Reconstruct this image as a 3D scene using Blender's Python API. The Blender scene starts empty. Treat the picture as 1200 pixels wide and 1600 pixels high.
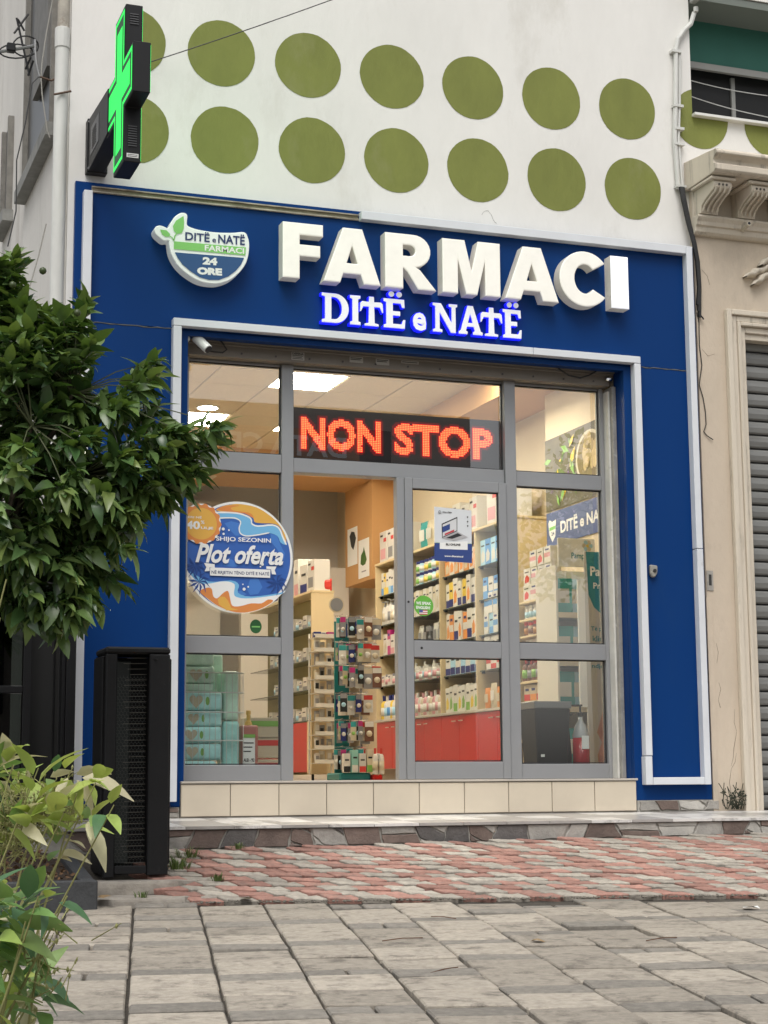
import bpy, bmesh, math, random
from mathutils import Vector, Matrix
random.seed(7)
SC = bpy.context.scene
COL = SC.collection
# ------------------------------------------------------------------ camera
cam = bpy.data.cameras.new('camera'); camo = bpy.data.objects.new('camera', cam); COL.objects.link(camo)
cam.sensor_fit = 'VERTICAL'; cam.sensor_height = 24.0; cam.lens = 40.78
cam.clip_start = 0.1; cam.clip_end = 2000
Rr, Ru, Rb = Vector((.941416,-.337166,-.007354)), Vector((-.045036,-.147296,.988067)), Vector((-.334226,-.929851,-.153852))
CAMP = Vector((-4.80899,-11.64346,.41407))
camo.matrix_world = Matrix(((Rr.x,Ru.x,Rb.x,CAMP.x),(Rr.y,Ru.y,Rb.y,CAMP.y),(Rr.z,Ru.z,Rb.z,CAMP.z),(0,0,0,1)))
SC.camera = camo
# ------------------------------------------------------------------ sky, sun, exposure
W = bpy.data.worlds.new('World'); SC.world = W; W.use_nodes = True
wn = W.node_tree; wn.nodes.clear()
sky = wn.nodes.new('ShaderNodeTexSky'); sky.sky_type = 'NISHITA'; sky.sun_disc = False
sky.sun_elevation = math.radians(58); sky.sun_rotation = math.radians(205); sky.air_density = 1.2; sky.dust_density = 4.0
hs = wn.nodes.new('ShaderNodeHueSaturation'); hs.inputs['Saturation'].default_value = .22     # thick cloud: a grey sky
bgn = wn.nodes.new('ShaderNodeBackground'); bgn.inputs['Strength'].default_value = .12
wo = wn.nodes.new('ShaderNodeOutputWorld')
wn.links.new(sky.outputs[0], hs.inputs['Color']); wn.links.new(hs.outputs[0], bgn.inputs[0]); wn.links.new(bgn.outputs[0], wo.inputs[0])
sl = bpy.data.lights.new('sun', 'SUN'); sl.energy = 1.1; sl.angle = math.radians(35); sl.color = (1,.97,.92)
so = bpy.data.objects.new('sun', sl); COL.objects.link(so)
# sun stands behind the camera, a little to its left
saz, sel = math.radians(205), math.radians(58)
sdir = Vector((math.sin(saz)*math.cos(sel), math.cos(saz)*math.cos(sel), math.sin(sel)))
so.rotation_euler = sdir.to_track_quat('Z','Y').to_euler(); so.location = (-8,-20,20)
SC.view_settings.view_transform = 'Standard'; SC.view_settings.look = 'None'
SC.view_settings.exposure = 0.48; SC.view_settings.gamma = 1.0; SC.view_settings.use_curve_mapping = False
SC.cycles.max_bounces = 6; SC.cycles.transparent_max_bounces = 10; SC.cycles.caustics_reflective = False; SC.cycles.caustics_refractive = False
SC.cycles.use_denoising = True; SC.cycles.sample_clamp_indirect = 6.0
# ------------------------------------------------------------------ materials
MATS = {}
def M(name, col, rough=.6, var=0., scale=6., bump=0., bscale=60., metal=0., emit=None, es=0., rnd=0., stain=None, sscale=2., sx=(1,1,1), coat=0., spec=.5, sub=0., hue=0.):
    if name in MATS: return MATS[name]
    m = bpy.data.materials.new(name); m.use_nodes = True; nt = m.node_tree; N = nt.nodes; L = nt.links
    b = N['Principled BSDF']; b.inputs['Roughness'].default_value = rough; b.inputs['Metallic'].default_value = metal
    b.inputs['Specular IOR Level'].default_value = spec
    c4 = (*col, 1)
    b.inputs['Base Color'].default_value = c4
    if coat: b.inputs['Coat Weight'].default_value = coat; b.inputs['Coat Roughness'].default_value = .08
    if sub: b.inputs['Subsurface Weight'].default_value = sub; b.inputs['Subsurface Radius'].default_value = (.02,.03,.01)
    tc = None
    def coords():
        t = N.new('ShaderNodeTexCoord'); mp = N.new('ShaderNodeMapping'); mp.inputs['Scale'].default_value = sx
        oi = N.new('ShaderNodeObjectInfo'); ml = N.new('ShaderNodeMath'); ml.operation = 'MULTIPLY'; ml.inputs[1].default_value = 37.0
        L.new(oi.outputs['Random'], ml.inputs[0]); L.new(t.outputs['Object'], mp.inputs['Vector']); L.new(ml.outputs[0], mp.inputs['Location'])
        return mp.outputs[0], oi
    out = None
    if var or bump or rnd or stain:
        vec, oi = coords()
        cur = None
        if var:
            n = N.new('ShaderNodeTexNoise'); n.inputs['Scale'].default_value = scale; n.inputs['Detail'].default_value = 6; n.inputs['Roughness'].default_value = .65
            L.new(vec, n.inputs['Vector'])
            r = N.new('ShaderNodeValToRGB'); r.color_ramp.elements[0].position = .3; r.color_ramp.elements[1].position = .7
            r.color_ramp.elements[0].color = (*[max(0,c*(1-var)) for c in col],1); r.color_ramp.elements[1].color = (*[min(1,c*(1+var)) for c in col],1)
            L.new(n.outputs['Fac'], r.inputs[0]); cur = r.outputs[0]
        if stain:
            n2 = N.new('ShaderNodeTexNoise'); n2.inputs['Scale'].default_value = sscale; n2.inputs['Detail'].default_value = 8; n2.inputs['Roughness'].default_value = .7
            L.new(vec, n2.inputs['Vector'])
            r2 = N.new('ShaderNodeValToRGB'); r2.color_ramp.elements[0].position = stain[1]; r2.color_ramp.elements[1].position = stain[1]+stain[2]
            L.new(n2.outputs['Fac'], r2.inputs[0])
            mx = N.new('ShaderNodeMix'); mx.data_type = 'RGBA'; mx.inputs[7].default_value = (*stain[0],1)
            L.new(r2.outputs[0], mx.inputs[0])
            if cur: L.new(cur, mx.inputs[6])
            else: mx.inputs[6].default_value = c4
            cur = mx.outputs[2]
        if rnd:
            h = N.new('ShaderNodeHueSaturation'); mr = N.new('ShaderNodeMapRange'); mr.inputs[3].default_value = 1-rnd; mr.inputs[4].default_value = 1+rnd
            L.new(oi.outputs['Random'], mr.inputs[0]); L.new(mr.outputs[0], h.inputs['Value'])
            if hue:
                w = N.new('ShaderNodeTexWhiteNoise'); w.noise_dimensions = '1D'; L.new(oi.outputs['Random'], w.inputs['W'])
                mh = N.new('ShaderNodeMapRange'); mh.inputs[3].default_value = .5-hue; mh.inputs[4].default_value = .5+hue
                L.new(w.outputs['Value'], mh.inputs[0]); L.new(mh.outputs[0], h.inputs['Hue'])
            if cur: L.new(cur, h.inputs['Color'])
            else: h.inputs['Color'].default_value = c4
            cur = h.outputs[0]
        if cur: L.new(cur, b.inputs['Base Color'])
        if bump:
            nb = N.new('ShaderNodeTexNoise'); nb.inputs['Scale'].default_value = bscale; nb.inputs['Detail'].default_value = 8; nb.inputs['Roughness'].default_value = .6
            L.new(vec, nb.inputs['Vector'])
            bp = N.new('ShaderNodeBump'); bp.inputs['Strength'].default_value = bump; bp.inputs['Distance'].default_value = .02
            L.new(nb.outputs['Fac'], bp.inputs['Height']); L.new(bp.outputs[0], b.inputs['Normal'])
    if emit:
        b.inputs['Emission Color'].default_value = (*emit,1); b.inputs['Emission Strength'].default_value = es
    MATS[name] = m; return m
def glass(name, tint=(.93,.96,.95), refl=1.0):
    m = bpy.data.materials.new(name); m.use_nodes = True; nt = m.node_tree; N = nt.nodes; L = nt.links; N.remove(N['Principled BSDF'])
    tr = N.new('ShaderNodeBsdfTransparent'); tr.inputs[0].default_value = (*tint,1)
    gl = N.new('ShaderNodeBsdfGlossy'); gl.inputs['Roughness'].default_value = .0; gl.inputs[0].default_value = (1,1,1,1)
    fr = N.new('ShaderNodeFresnel'); fr.inputs[0].default_value = 1.55
    ml = N.new('ShaderNodeMath'); ml.operation = 'MULTIPLY'; ml.inputs[1].default_value = refl; ml.use_clamp = True
    mx = N.new('ShaderNodeMixShader'); geo = N.new('ShaderNodeNewGeometry'); iv = N.new('ShaderNodeMath'); iv.operation = 'SUBTRACT'; iv.inputs[0].default_value = 1.0; L.new(geo.outputs['Backfacing'], iv.inputs[1]); m2 = N.new('ShaderNodeMath'); m2.operation = 'MULTIPLY'; L.new(fr.outputs[0], m2.inputs[0]); L.new(iv.outputs[0], m2.inputs[1]); L.new(m2.outputs[0], ml.inputs[0]); L.new(ml.outputs[0], mx.inputs[0]); L.new(tr.outputs[0], mx.inputs[1]); L.new(gl.outputs[0], mx.inputs[2])
    L.new(mx.outputs[0], N['Material Output'].inputs[0]); MATS[name] = m; return m
# ------------------------------------------------------------------ mesh builder
WL = {}      # world origin of each object
class MB:
    def __init__(s): s.v = []; s.f = []; s.m = []
    def add(s, vs, fs, m=0):
        o = len(s.v); s.v += [tuple(v) for v in vs]; s.f += [tuple(i+o for i in f) for f in fs]; s.m += [m]*len(fs); return s
    def box(s, x0,x1,y0,y1,z0,z1, m=0):
        return s.add([(x0,y0,z0),(x1,y0,z0),(x1,y1,z0),(x0,y1,z0),(x0,y0,z1),(x1,y0,z1),(x1,y1,z1),(x0,y1,z1)],
                     [(0,3,2,1),(4,5,6,7),(0,1,5,4),(1,2,6,5),(2,3,7,6),(3,0,4,7)], m)
    def prism(s, poly, y0, y1, m=0, ax='y'):
        n = len(poly)
        P = (lambda a,b,c:(a,c,b)) if ax=='y' else ((lambda a,b,c:(c,a,b)) if ax=='x' else (lambda a,b,c:(a,b,c)))
        vs = [P(a,b,y0) for a,b in poly]+[P(a,b,y1) for a,b in poly]
        return s.add(vs, [tuple(range(n)), tuple(range(2*n-1,n-1,-1))]+[(i,(i+1)%n,n+(i+1)%n,n+i) for i in range(n)], m)
    def cyl(s, p, q, r0, r1=None, n=12, cap=True, m=0):
        p, q = Vector(p), Vector(q); r1 = r0 if r1 is None else r1
        d = (q-p).normalized(); a = d.orthogonal().normalized(); b = d.cross(a)
        vs = []
        for c, r in ((p,r0),(q,r1)):
            vs += [c+a*r*math.cos(2*math.pi*i/n)+b*r*math.sin(2*math.pi*i/n) for i in range(n)]
        fs = [(i,(i+1)%n,n+(i+1)%n,n+i) for i in range(n)]
        if cap: fs += [tuple(range(n-1,-1,-1)), tuple(range(n,2*n))]
        return s.add(vs, fs, m)
    def tube(s, pts, r, n=6, m=0):
        pts = [Vector(p) for p in pts]; vs = []; k = len(pts); rr = r if isinstance(r,(list,tuple)) else [r]*k
        a = None
        for i,p in enumerate(pts):
            d = (pts[min(i+1,k-1)]-pts[max(i-1,0)]).normalized()
            a = d.orthogonal().normalized() if a is None else (a-d*a.dot(d)).normalized()
            b = d.cross(a)
            vs += [p+a*rr[i]*math.cos(2*math.pi*j/n)+b*rr[i]*math.sin(2*math.pi*j/n) for j in range(n)]
        fs = [(i*n+j,i*n+(j+1)%n,(i+1)*n+(j+1)%n,(i+1)*n+j) for i in range(k-1) for j in range(n)]
        fs += [tuple(range(n-1,-1,-1)), tuple(range((k-1)*n,k*n))]
        return s.add(vs, fs, m)
    def lathe(s, prof, c=(0,0,0), n=14, m=0):
        vs = [(c[0]+r*math.cos(2*math.pi*j/n), c[1]+r*math.sin(2*math.pi*j/n), c[2]+z) for r,z in prof for j in range(n)]; k = len(prof)
        fs = [(i*n+j,i*n+(j+1)%n,(i+1)*n+(j+1)%n,(i+1)*n+j) for i in range(k-1) for j in range(n)]
        fs += [tuple(range(n-1,-1,-1)), tuple(range((k-1)*n,k*n))]
        return s.add(vs, fs, m)
    def mesh(s, name, mats, bevel=0, smooth=False, off=(0,0,0), recalc=True, seg=1):
        me = bpy.data.meshes.new(name); bm = bmesh.new()
        ox,oy,oz = off
        bv = [bm.verts.new((x-ox,y-oy,z-oz)) for x,y,z in s.v]
        for f,mi in zip(s.f,s.m):
            try: fc = bm.faces.new([bv[i] for i in f]); fc.material_index = mi; fc.smooth = smooth
            except ValueError: pass
        if recalc: bmesh.ops.recalc_face_normals(bm, faces=bm.faces)
        if bevel: 
            bmesh.ops.bevel(bm, geom=[e for e in bm.edges if len(e.link_faces)==2 and e.calc_face_angle(0)>.5], offset=bevel, segments=seg, affect='EDGES', profile=.7, clamp_overlap=True)
        bm.to_mesh(me); bm.free()
        for m in (mats if isinstance(mats,(list,tuple)) else [mats]): me.materials.append(m)
        return me
    def bbox(s):
        xs,ys,zs = zip(*s.v); return (min(xs)+max(xs))/2,(min(ys)+max(ys))/2,min(zs)
    def build(s, name, mats, parent=None, bevel=0, smooth=False, recalc=True, seg=1):
        off = s.bbox(); o = bpy.data.objects.new(name, s.mesh(name, mats, bevel, smooth, off, recalc, seg)); COL.objects.link(o)
        WL[o.name] = Vector(off)
        if parent: o.parent = parent; o.location = Vector(off)-WL[parent.name]
        else: o.location = off
        return o
def tag(o, label=None, cat=None, group=None, kind=None):
    if label: o['label'] = label
    if cat: o['category'] = cat
    if group: o['group'] = group
    if kind: o['kind'] = kind
    return o
def thing(name, loc, label, cat, group=None):
    o = bpy.data.objects.new(name, None); COL.objects.link(o); o.location = loc; WL[o.name] = Vector(loc); o.empty_display_size = .1
    return tag(o, label, cat, group)
def bx(name, mat, x0,x1,y0,y1,z0,z1, parent=None, bevel=0): return MB().box(x0,x1,y0,y1,z0,z1).build(name, mat, parent, bevel)
def inst(name, mesh, loc, rot=(0,0,0), parent=None, scale=None):
    o = bpy.data.objects.new(name, mesh); COL.objects.link(o); o.rotation_euler = rot
    WL[o.name] = Vector(loc)
    if parent: o.parent = parent; o.location = Vector(loc)-WL[parent.name]
    else: o.location = loc
    if scale: o.scale = scale
    return o
# flat outlines with holes, through a 2D curve
def outline(splines, depth=0., bevel=0.):
    cu = bpy.data.curves.new('t','CURVE'); cu.dimensions = '2D'; cu.fill_mode = 'BOTH' if depth else 'FRONT'; cu.extrude = depth/2; cu.bevel_depth = bevel; cu.bevel_resolution = 1
    if bevel: cu.offset = -bevel
    for sp in splines:
        p = cu.splines.new('POLY'); p.points.add(len(sp)-1); p.use_cyclic_u = True
        for q,(a,b) in zip(p.points, sp): q.co = (a,b,0,1)
    return _curve_data(cu)
def _curve_data(cu):
    o = bpy.data.objects.new('t', cu); me = o.to_mesh()
    vs = [tuple(v.co) for v in me.vertices]; fs = [tuple(p.vertices) for p in me.polygons]
    o.to_mesh_clear(); bpy.data.objects.remove(o); bpy.data.curves.remove(cu)
    return vs, fs
TXT = {}
def text2d(s, bold=0., shear=0., depth=0., space=1.):
    k = (s,bold,shear,depth,space)
    if k not in TXT:
        cu = bpy.data.curves.new('t','FONT'); cu.body = s; cu.size = 1; cu.offset = bold; cu.shear = shear; cu.space_character = space; cu.resolution_u = 3
        cu.extrude = depth; cu.align_x = 'LEFT'
        vs, fs = _curve_data(cu)
        xs = [v[0] for v in vs]; ys = [v[1] for v in vs]; x0,x1,y0,y1 = min(xs),max(xs),min(ys),max(ys)
        TXT[k] = ([((a-x0)/(x1-x0),(b-y0)/(y1-y0),c) for a,b,c in vs], fs)
    return TXT[k]
def text(name, s, mat, O, U, V, parent=None, bold=.02, shear=0., mb=None, m=0, space=1.):
    """letters laid on the parallelogram O + u*U + v*V"""
    vs, fs = text2d(s, bold, shear, 0., space); O,U,V = Vector(O),Vector(U),Vector(V)
    b = mb or MB(); b.add([O+U*a+V*c for a,c,_ in vs], fs, m)
    return b if mb else b.build(name, mat, parent, recalc=False)
def flat(name, mat, poly, y, parent, th=.0006):
    """thin printed film facing the street"""
    vs, fs = outline([poly]); b = MB(); b.add([(a,y,c) for a,c,_ in vs], fs); return b.build(name, mat, parent)
def circ(cx, cz, rx, rz=None, n=40, a0=0, a1=360):
    rz = rx if rz is None else rz; full = a1-a0 >= 360
    return [(cx+rx*math.cos(math.radians(a0+(a1-a0)*i/(n if full else n-1))), cz+rz*math.sin(math.radians(a0+(a1-a0)*i/(n if full else n-1)))) for i in range(n)]
def smooth(poly, k=4):
    n = len(poly); o = []
    for i in range(n):
        p0,p1,p2,p3 = [Vector(poly[(i+j)%n]) for j in (-1,0,1,2)]
        for q in range(k):
            t = q/k; o.append(tuple(.5*((2*p1)+(-p0+p2)*t+(2*p0-5*p1+4*p2-p3)*t*t+(-p0+3*p1-3*p2+p3)*t**3)))
    return o
def translucent(m, amt, col):
    nt = m.node_tree; N = nt.nodes; L = nt.links; b = N['Principled BSDF']; t = N.new('ShaderNodeBsdfTranslucent'); t.inputs[0].default_value = (*col,1); mx = N.new('ShaderNodeMixShader'); mx.inputs[0].default_value = amt
    src = b.inputs['Base Color'].links
    L.new(b.outputs[0], mx.inputs[1]); L.new(t.outputs[0], mx.inputs[2]); L.new(mx.outputs[0], N['Material Output'].inputs[0]); return m
def ribbon(pts, w):
    L, R_ = [], []
    for i,p in enumerate(pts):
        a = Vector(pts[max(i-1,0)]); c = Vector(pts[min(i+1,len(pts)-1)]); d = (c-a).normalized(); n = Vector((-d.y,d.x))*w/2
        L.append(tuple(Vector(p)+n)); R_.append(tuple(Vector(p)-n))
    return L+R_[::-1]
# ------------------------------------------------------------------ palette
WALL = M('white_render', (.75,.735,.70), .85, .05, 1.5, .2, 16, stain=((.56,.535,.48),.55,.25), sscale=1.2, sx=(1,1,.45))
WALLS = M('old_white_render', (.66,.64,.60), .9, .1, 1.2, .4, 18, stain=((.40,.37,.33),.55,.2), sscale=1.6, sx=(1,1,.25))
OLIVE = M('olive_paint', (.185,.205,.045), .8, .12, 3.5, .25, 25, stain=((.23,.24,.09),.58,.2), sscale=2.2, sx=(1,1,.5))
BLUE = M('blue_composite', (.0028,.036,.158), .40, .06, .8, .02, 40, spec=.12, stain=((.008,.044,.155),.55,.3), sscale=1.3, sx=(1,1,.3))
TRIM = M('white_aluminium', (.66,.68,.71), .35, .05, 3, stain=((.42,.41,.4),.66,.15), sscale=4)
ALU = M('grey_aluminium', (.30,.305,.315), .42, .05, 2, .03, 80, metal=.25)
ALUD = M('dark_gasket', (.02,.02,.022), .6)
SHBOX = M('taupe_metal', (.20,.175,.145), .5, .1, 4, metal=.2, stain=((.1,.085,.07),.6,.2))
LITW = M('backlit_acrylic', (.72,.70,.64), .35, .05, 9, emit=(1,.96,.86), es=.20, stain=((.5,.47,.4),.62,.25), sscale=7)
LITI = M('backlit_acrylic_cool', (.8,.8,.82), .35, emit=(.9,.93,1), es=.36)
NAVYP = M('navy_print', (.012,.03,.12), .5)
BLUEP = M('logo_blue', (.016,.075,.21), .5)
GREENP = M('leaf_green_print', (.22,.55,.14), .5)
WHITEP = M('white_print', (.8,.8,.78), .5)
CREAMW = M('cream_render', (.56,.475,.375), .88, .08, 1.6, .35, 20, stain=((.37,.31,.25),.58,.25), sscale=1.3, sx=(1,1,.5))
STUCCO = M('cream_moulding', (.60,.535,.44), .8, .08, 4, .3, 40, stain=((.2,.175,.14),.56,.18), sscale=9, sx=(1,1,.12))
SLAT = M('grey_shutter_metal', (.21,.21,.20), .5, .12, 5, .05, 60, metal=.3, stain=((.11,.10,.09),.6,.2), sx=(.3,1,3))
BLACKM = M('black_metal', (.007,.007,.008), .45, .1, 10, spec=.3)
BLACKP = M('black_plastic', (.009,.009,.010), .5, .15, 8, .06, 90, stain=((.05,.046,.042),.66,.12), sscale=5, spec=.3)
CONC = M('grey_concrete_paver', (.36,.32,.265), .9, .2, 24, .4, 140, rnd=.2, stain=((.17,.15,.125),.52,.14), sscale=8)
CONCD = M('dark_concrete_paver', (.215,.197,.17), .92, .25, 24, .4, 90, rnd=.14)
PINK = M('red_concrete_paver', (.35,.19,.152), .9, .25, 22, .4, 90, rnd=.22, stain=((.24,.18,.15),.52,.2), sscale=9)
PALE = M('pale_concrete_paver', (.37,.335,.285), .9, .25, 22, .4, 90, rnd=.22, stain=((.29,.26,.22),.56,.2), sscale=9)
SAND = M('dirty_joint_sand', (.06,.052,.042), .95, .4, 30, .5, 120)
GROUND = M('street_ground', (.22,.21,.19), .95, .2, 2)
TILE = M('beige_plinth_tile', (.60,.525,.415), .35, .04, 5, rnd=.03, stain=((.45,.38,.3),.68,.1), sscale=7)
GROUT = M('grey_grout', (.22,.2,.17), .9)
SLABW = M('white_marble_tile', (.68,.66,.63), .3, .12, 5, stain=((.25,.235,.22),.52,.12), sscale=4, sx=(1,.35,1))
SLABG = M('grey_marble_tile', (.36,.34,.32), .3, .15, 5, stain=((.5,.48,.45),.6,.15), sscale=4, sx=(1,.35,1))
STN = [M('stone_brown', (.17,.125,.105), .75, .25, 9, .4, 50, rnd=.15), M('stone_grey', (.34,.32,.29), .75, .25, 8, .4, 50, rnd=.15), M('stone_dark', (.12,.11,.105), .75, .25, 9, .4, 50, rnd=.15), M('stone_pale', (.45,.43,.39), .8, .2, 9, .4, 50, rnd=.1)]
MORT = M('mortar', (.36,.345,.31), .95, .15, 20, .3, 60)
ROCK = M('rough_stone_slab', (.36,.325,.28), .9, .25, 6, .8, 14, stain=((.2,.18,.15),.52,.2), sscale=5)
SOIL = M('planter_soil', (.05,.033,.022), 1, .5, 30, 1., 40)
GLASS = glass('window_glass', (.95,.97,.96), 3.8)
DGLASS = glass('dark_window_glass', (.2,.22,.21), 1.0)
ORANGE = M('orange_paint', (.52,.29,.115), .7, .04, 2)
CREAMI = M('cream_wall_paint', (.66,.55,.39), .8, .03, 2)
GREYI = M('off_white_wall_paint', (.60,.55,.48), .8, .03, 2)
CEIL = M('ceiling_tile', (.68,.56,.40), .9, .05, 30, .1, 90, rnd=.02)
CEILG = M('ceiling_grid_metal', (.42,.345,.25), .6)
FLOORI = M('shop_floor_tile', (.50,.42,.32), .25, .06, 3)
BEECH = M('beech_laminate', (.62,.50,.30), .5, .06, 3, sx=(1,1,.1))
RED = M('red_gloss_laminate', (.50,.009,.006), .3, coat=.15)
SHELFG = M('shelf_glass_edge', (.05,.08,.07), .15)
LAMP = M('led_panel', (.9,.9,.9), .5, emit=(1,.91,.74), es=40)
CHROME = M('chrome', (.7,.7,.7), .2, metal=1)
BARK = M('citrus_bark', (.09,.07,.05), .9, .3, 20, .5, 40)
CABLE = M('black_cable', (.01,.01,.01), .5)
PIPEM = M('white_plastic_pipe', (.60,.60,.57), .55, .12, 3, .15, 30, stain=((.33,.31,.27),.6,.15), sscale=3, sx=(1,1,.3))

# ------------------------------------------------------------------ ground, pavement
A12 = math.radians(12); E1 = Vector((math.cos(A12),-math.sin(A12))); E2 = Vector((math.sin(A12),math.cos(A12))); PO = Vector((-2.80,-1.92))
def pz(x, y): return -.235+.04*(y+1.92)+.006*(x+2.8)
def edge_y(x): return PO.y-math.tan(A12)*(x-PO.x)
STEP_Y = -.9
def ramp_z(x, y):
    ye = edge_y(x); t = (y-ye)/(STEP_Y-ye); return pz(x,ye)+t*((.028+.007*(x+2.3))-pz(x,ye))
def sheet(name, f, xs, ys, mat, dz=0):
    b = MB(); n = len(ys)
    b.add([(x,y,f(x,y)+dz) for x in xs for y in ys], [(i*n+j,(i+1)*n+j,(i+1)*n+j+1,i*n+j+1) for i in range(len(xs)-1) for j in range(n-1)])
    return b
g = sheet('ground', lambda x,y: pz(0,max(y,-30))-.06 if y < 0 else -.3, [-400,-60,-20,-8,-4,0,4,8,20,60,400], [-400,-120,-30,-12,-6,-2.5,-1,60,400], GROUND).build('ground', GROUND); tag(g, kind='structure')
def ev(u, v): p = PO+E1*u+E2*v; return p.x, p.y
pav = sheet('p', lambda u,v: 0, [0],[0], SAND)
b = MB()
corn = [(-2.2,-14),(9.5,-14),(9.5,0),(-2.2,0)]
pts = [ev(*c) for c in corn]; b.add([(x,y,pz(x,y)-.024) for x,y in pts], [(0,1,2,3)])
pavement = tag(b.build('pavement', SAND), kind='structure')
SL = math.atan(.04)
def box_mesh(name, w, d, h, mat, bev=.006, jit=0):
    b = MB(); b.box(-w/2,w/2,-d/2,d/2,-h,0); 
    b.v = [(x+random.uniform(-jit,jit),y+random.uniform(-jit,jit),z) for x,y,z in b.v]
    return b.mesh(name, mat, bev)
PW = .353
lights = [box_mesh('paver', PW-.014, .353-.013, .05, CONC, .006, .004) for _ in range(4)]
darks = [box_mesh('paver', PW-.014, .176-.016, .05, CONCD, .006, .003) for _ in range(3)]
halfd = [box_mesh('paver', PW*.5-.012, .176-.016, .05, CONCD, .006, .004) for _ in range(2)]
cells = []
for k in range(-4, 24):
    v = -.0-random.choice([.02,.12,.2,.3]); st = random.choice([0,1,2])
    while v > -8.5:
        dark = st % 3 == 2; dd = .176 if dark else .353
        vc = v-dd/2
        cells.append((k,vc,dark)); v -= dd; st += 1
        if random.random() < .06: st += 1
    cells.append((k,None,None))
def seen(x, y, z, mx=.06):
    q = Vector((x,y,z))-CAMP; d = -q.dot(Rb)
    if d < .3: return None
    a, c = q.dot(Rr)/d, q.dot(Ru)/d
    return d if abs(a) < 600/2718.7+mx and abs(c) < 800/2718.7+mx else None
near = []; far = []
for k,vc,dark in cells:
    if vc is None: continue
    x,y = ev((k+.5)*PW, vc); d = seen(x,y,pz(x,y),.012)
    (near if d else far).append((d or 99,k,vc,dark,x,y))
near.sort(); far = far+near[300:]; near = near[:300]
for d,k,vc,dark,x,y in near:
    rot = (SL+random.gauss(0,.010), random.gauss(0,.009), -A12+random.gauss(0,.005)); z = pz(x,y)+random.gauss(0,.004)
    if dark and random.random() < .35:
        for s in (-1,1):
            xx,yy = ev((k+.5)*PW+s*PW*.25, vc); inst('paver', random.choice(halfd), (xx,yy,z), rot, pavement)
    else: inst('paver', random.choice(darks if dark else lights), (x,y,z), rot, pavement)
b = MB()
for d,k,vc,dark,x,y in far:
    w, dd = PW-.014, (.171 if dark else .349); c = [ev((k+.5)*PW+sx*w/2, vc+sy*dd/2) for sx,sy in ((-1,-1),(1,-1),(1,1),(-1,1))]
    vs = [(a,e,pz(a,e)-.03) for a,e in c]+[(a,e,pz(a,e)) for a,e in c]; b.add(vs, [(4,5,6,7),(0,1,5,4),(1,2,6,5),(2,3,7,6),(3,0,4,7)], 1 if dark else 0)
tag(b.build('paver_field', [CONC,CONCD], pavement), kind='stuff')
# sloping apron of zigzag pavers between pavement and step
xs = [-3.0+.25*i for i in range(30)]
b = MB(); 
for i in range(len(xs)-1):
    for j in range(8):
        q = []
        for x,t in ((xs[i],j/8),(xs[i+1],j/8),(xs[i+1],(j+1)/8),(xs[i],(j+1)/8)):
            ye = edge_y(x)+.0; y = ye+t*(STEP_Y+.05-ye); q.append((x,y,ramp_z(x,y)-.03))
        b.add(q, [(0,1,2,3)])
bv = b; apron = tag(bv.build('paved_apron', SAND), kind='structure')
RP, LP_ = .096, .194
def zig(mat):
    b = MB(); L2, D2 = LP_/2-.006, RP/2-.0100; zz = .020; n = 4
    top = [(-L2,-D2)]; 
    low = [(-L2+2*L2*i/n, -D2+zz*(0,1,0,-1,0)[i]*.65) for i in range(n+1)]; up = [(L2-2*L2*i/n, D2+zz*(0,1,0,-1,0)[n-i]*.65) for i in range(n+1)]
    sk = .028
    poly = [(x-sk*(y/D2), y) for x,y in low+up]
    b.prism(poly, -.04, 0, ax='z'); return b.mesh('paver', mat, .004)
zp = [zig(PINK) for _ in range(2)]; zg = [zig(PALE) for _ in range(2)]
zl = []
j = 0
for j in range(0, 30):
    for i in range(-2, 34):
        u = i*LP_+(LP_*.46 if j%2 else 0)+random.gauss(0,.002)-.2; v = .075+j*RP; x,y = ev(u,v)
        if y > STEP_Y-.03 or x < -2.62+random.uniform(-.1,.1) or x > 3.9: continue
        d = seen(x,y,ramp_z(x,y),.02); zl.append((0 if d else 1, d or 99, i, j, x, y))
zl.sort(key=lambda a:(a[0],a[1])); rest = zl[300:]
def gradrot(x,y):
    dy = (ramp_z(x,y+.02)-ramp_z(x,y-.02))/.04; dx = (ramp_z(x+.02,y)-ramp_z(x-.02,y))/.04
    n = Vector((-dx,-dy,1)).normalized(); e = Vector((E1.x,E1.y,0)); e = (e-n*e.dot(n)).normalized(); f = n.cross(e)
    return Matrix((e,f,n)).transposed().to_euler()
def zcol(i,j): return ((i+(j+1)//2+j//3) % 2 == 0) if random.random() > .14 else random.random() < .4
for _,d,i,j,x,y in zl[:300]:
    r = gradrot(x,y); r.x += random.gauss(0,.022); r.y += random.gauss(0,.016)
    inst('paver', random.choice(zg if zcol(i,j) else zp), (x,y,ramp_z(x,y)+random.gauss(0,.0025)), r, apron)
b = MB()
for _,d,i,j,x,y in rest:
    mt = Matrix.Translation((x,y,ramp_z(x,y))) @ gradrot(x,y).to_matrix().to_4x4(); me = zp[0]
    b.add([mt@v.co for v in me.vertices], [tuple(p.vertices) for p in me.polygons], 1 if zcol(i,j) else 0)
if rest: tag(b.build('paver_field', [PINK,PALE], apron), kind='stuff')
# border strip of dirt and gravel between the two pavings
b = MB()
rg = random.Random(3)
for i in range(900):
    u = rg.uniform(-.2,5.6); v = abs(rg.gauss(0,.02))+.0; x,y = ev(u,v); z = max(ramp_z(x,y),pz(x,y)) if y > edge_y(x) else pz(x,y); s = rg.uniform(.003,.011)
    b.lathe([(s*.5,-s*.4),(s,0),(s*.5,s*.45)], (x,y,z-.004), 5)
tag(b.build('gravel', M('gravel_grit', (.16,.145,.12), .95, .4, 60)), 'grey grit and dirt along the seam between grey and pink paving', 'gravel', kind='stuff')

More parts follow.
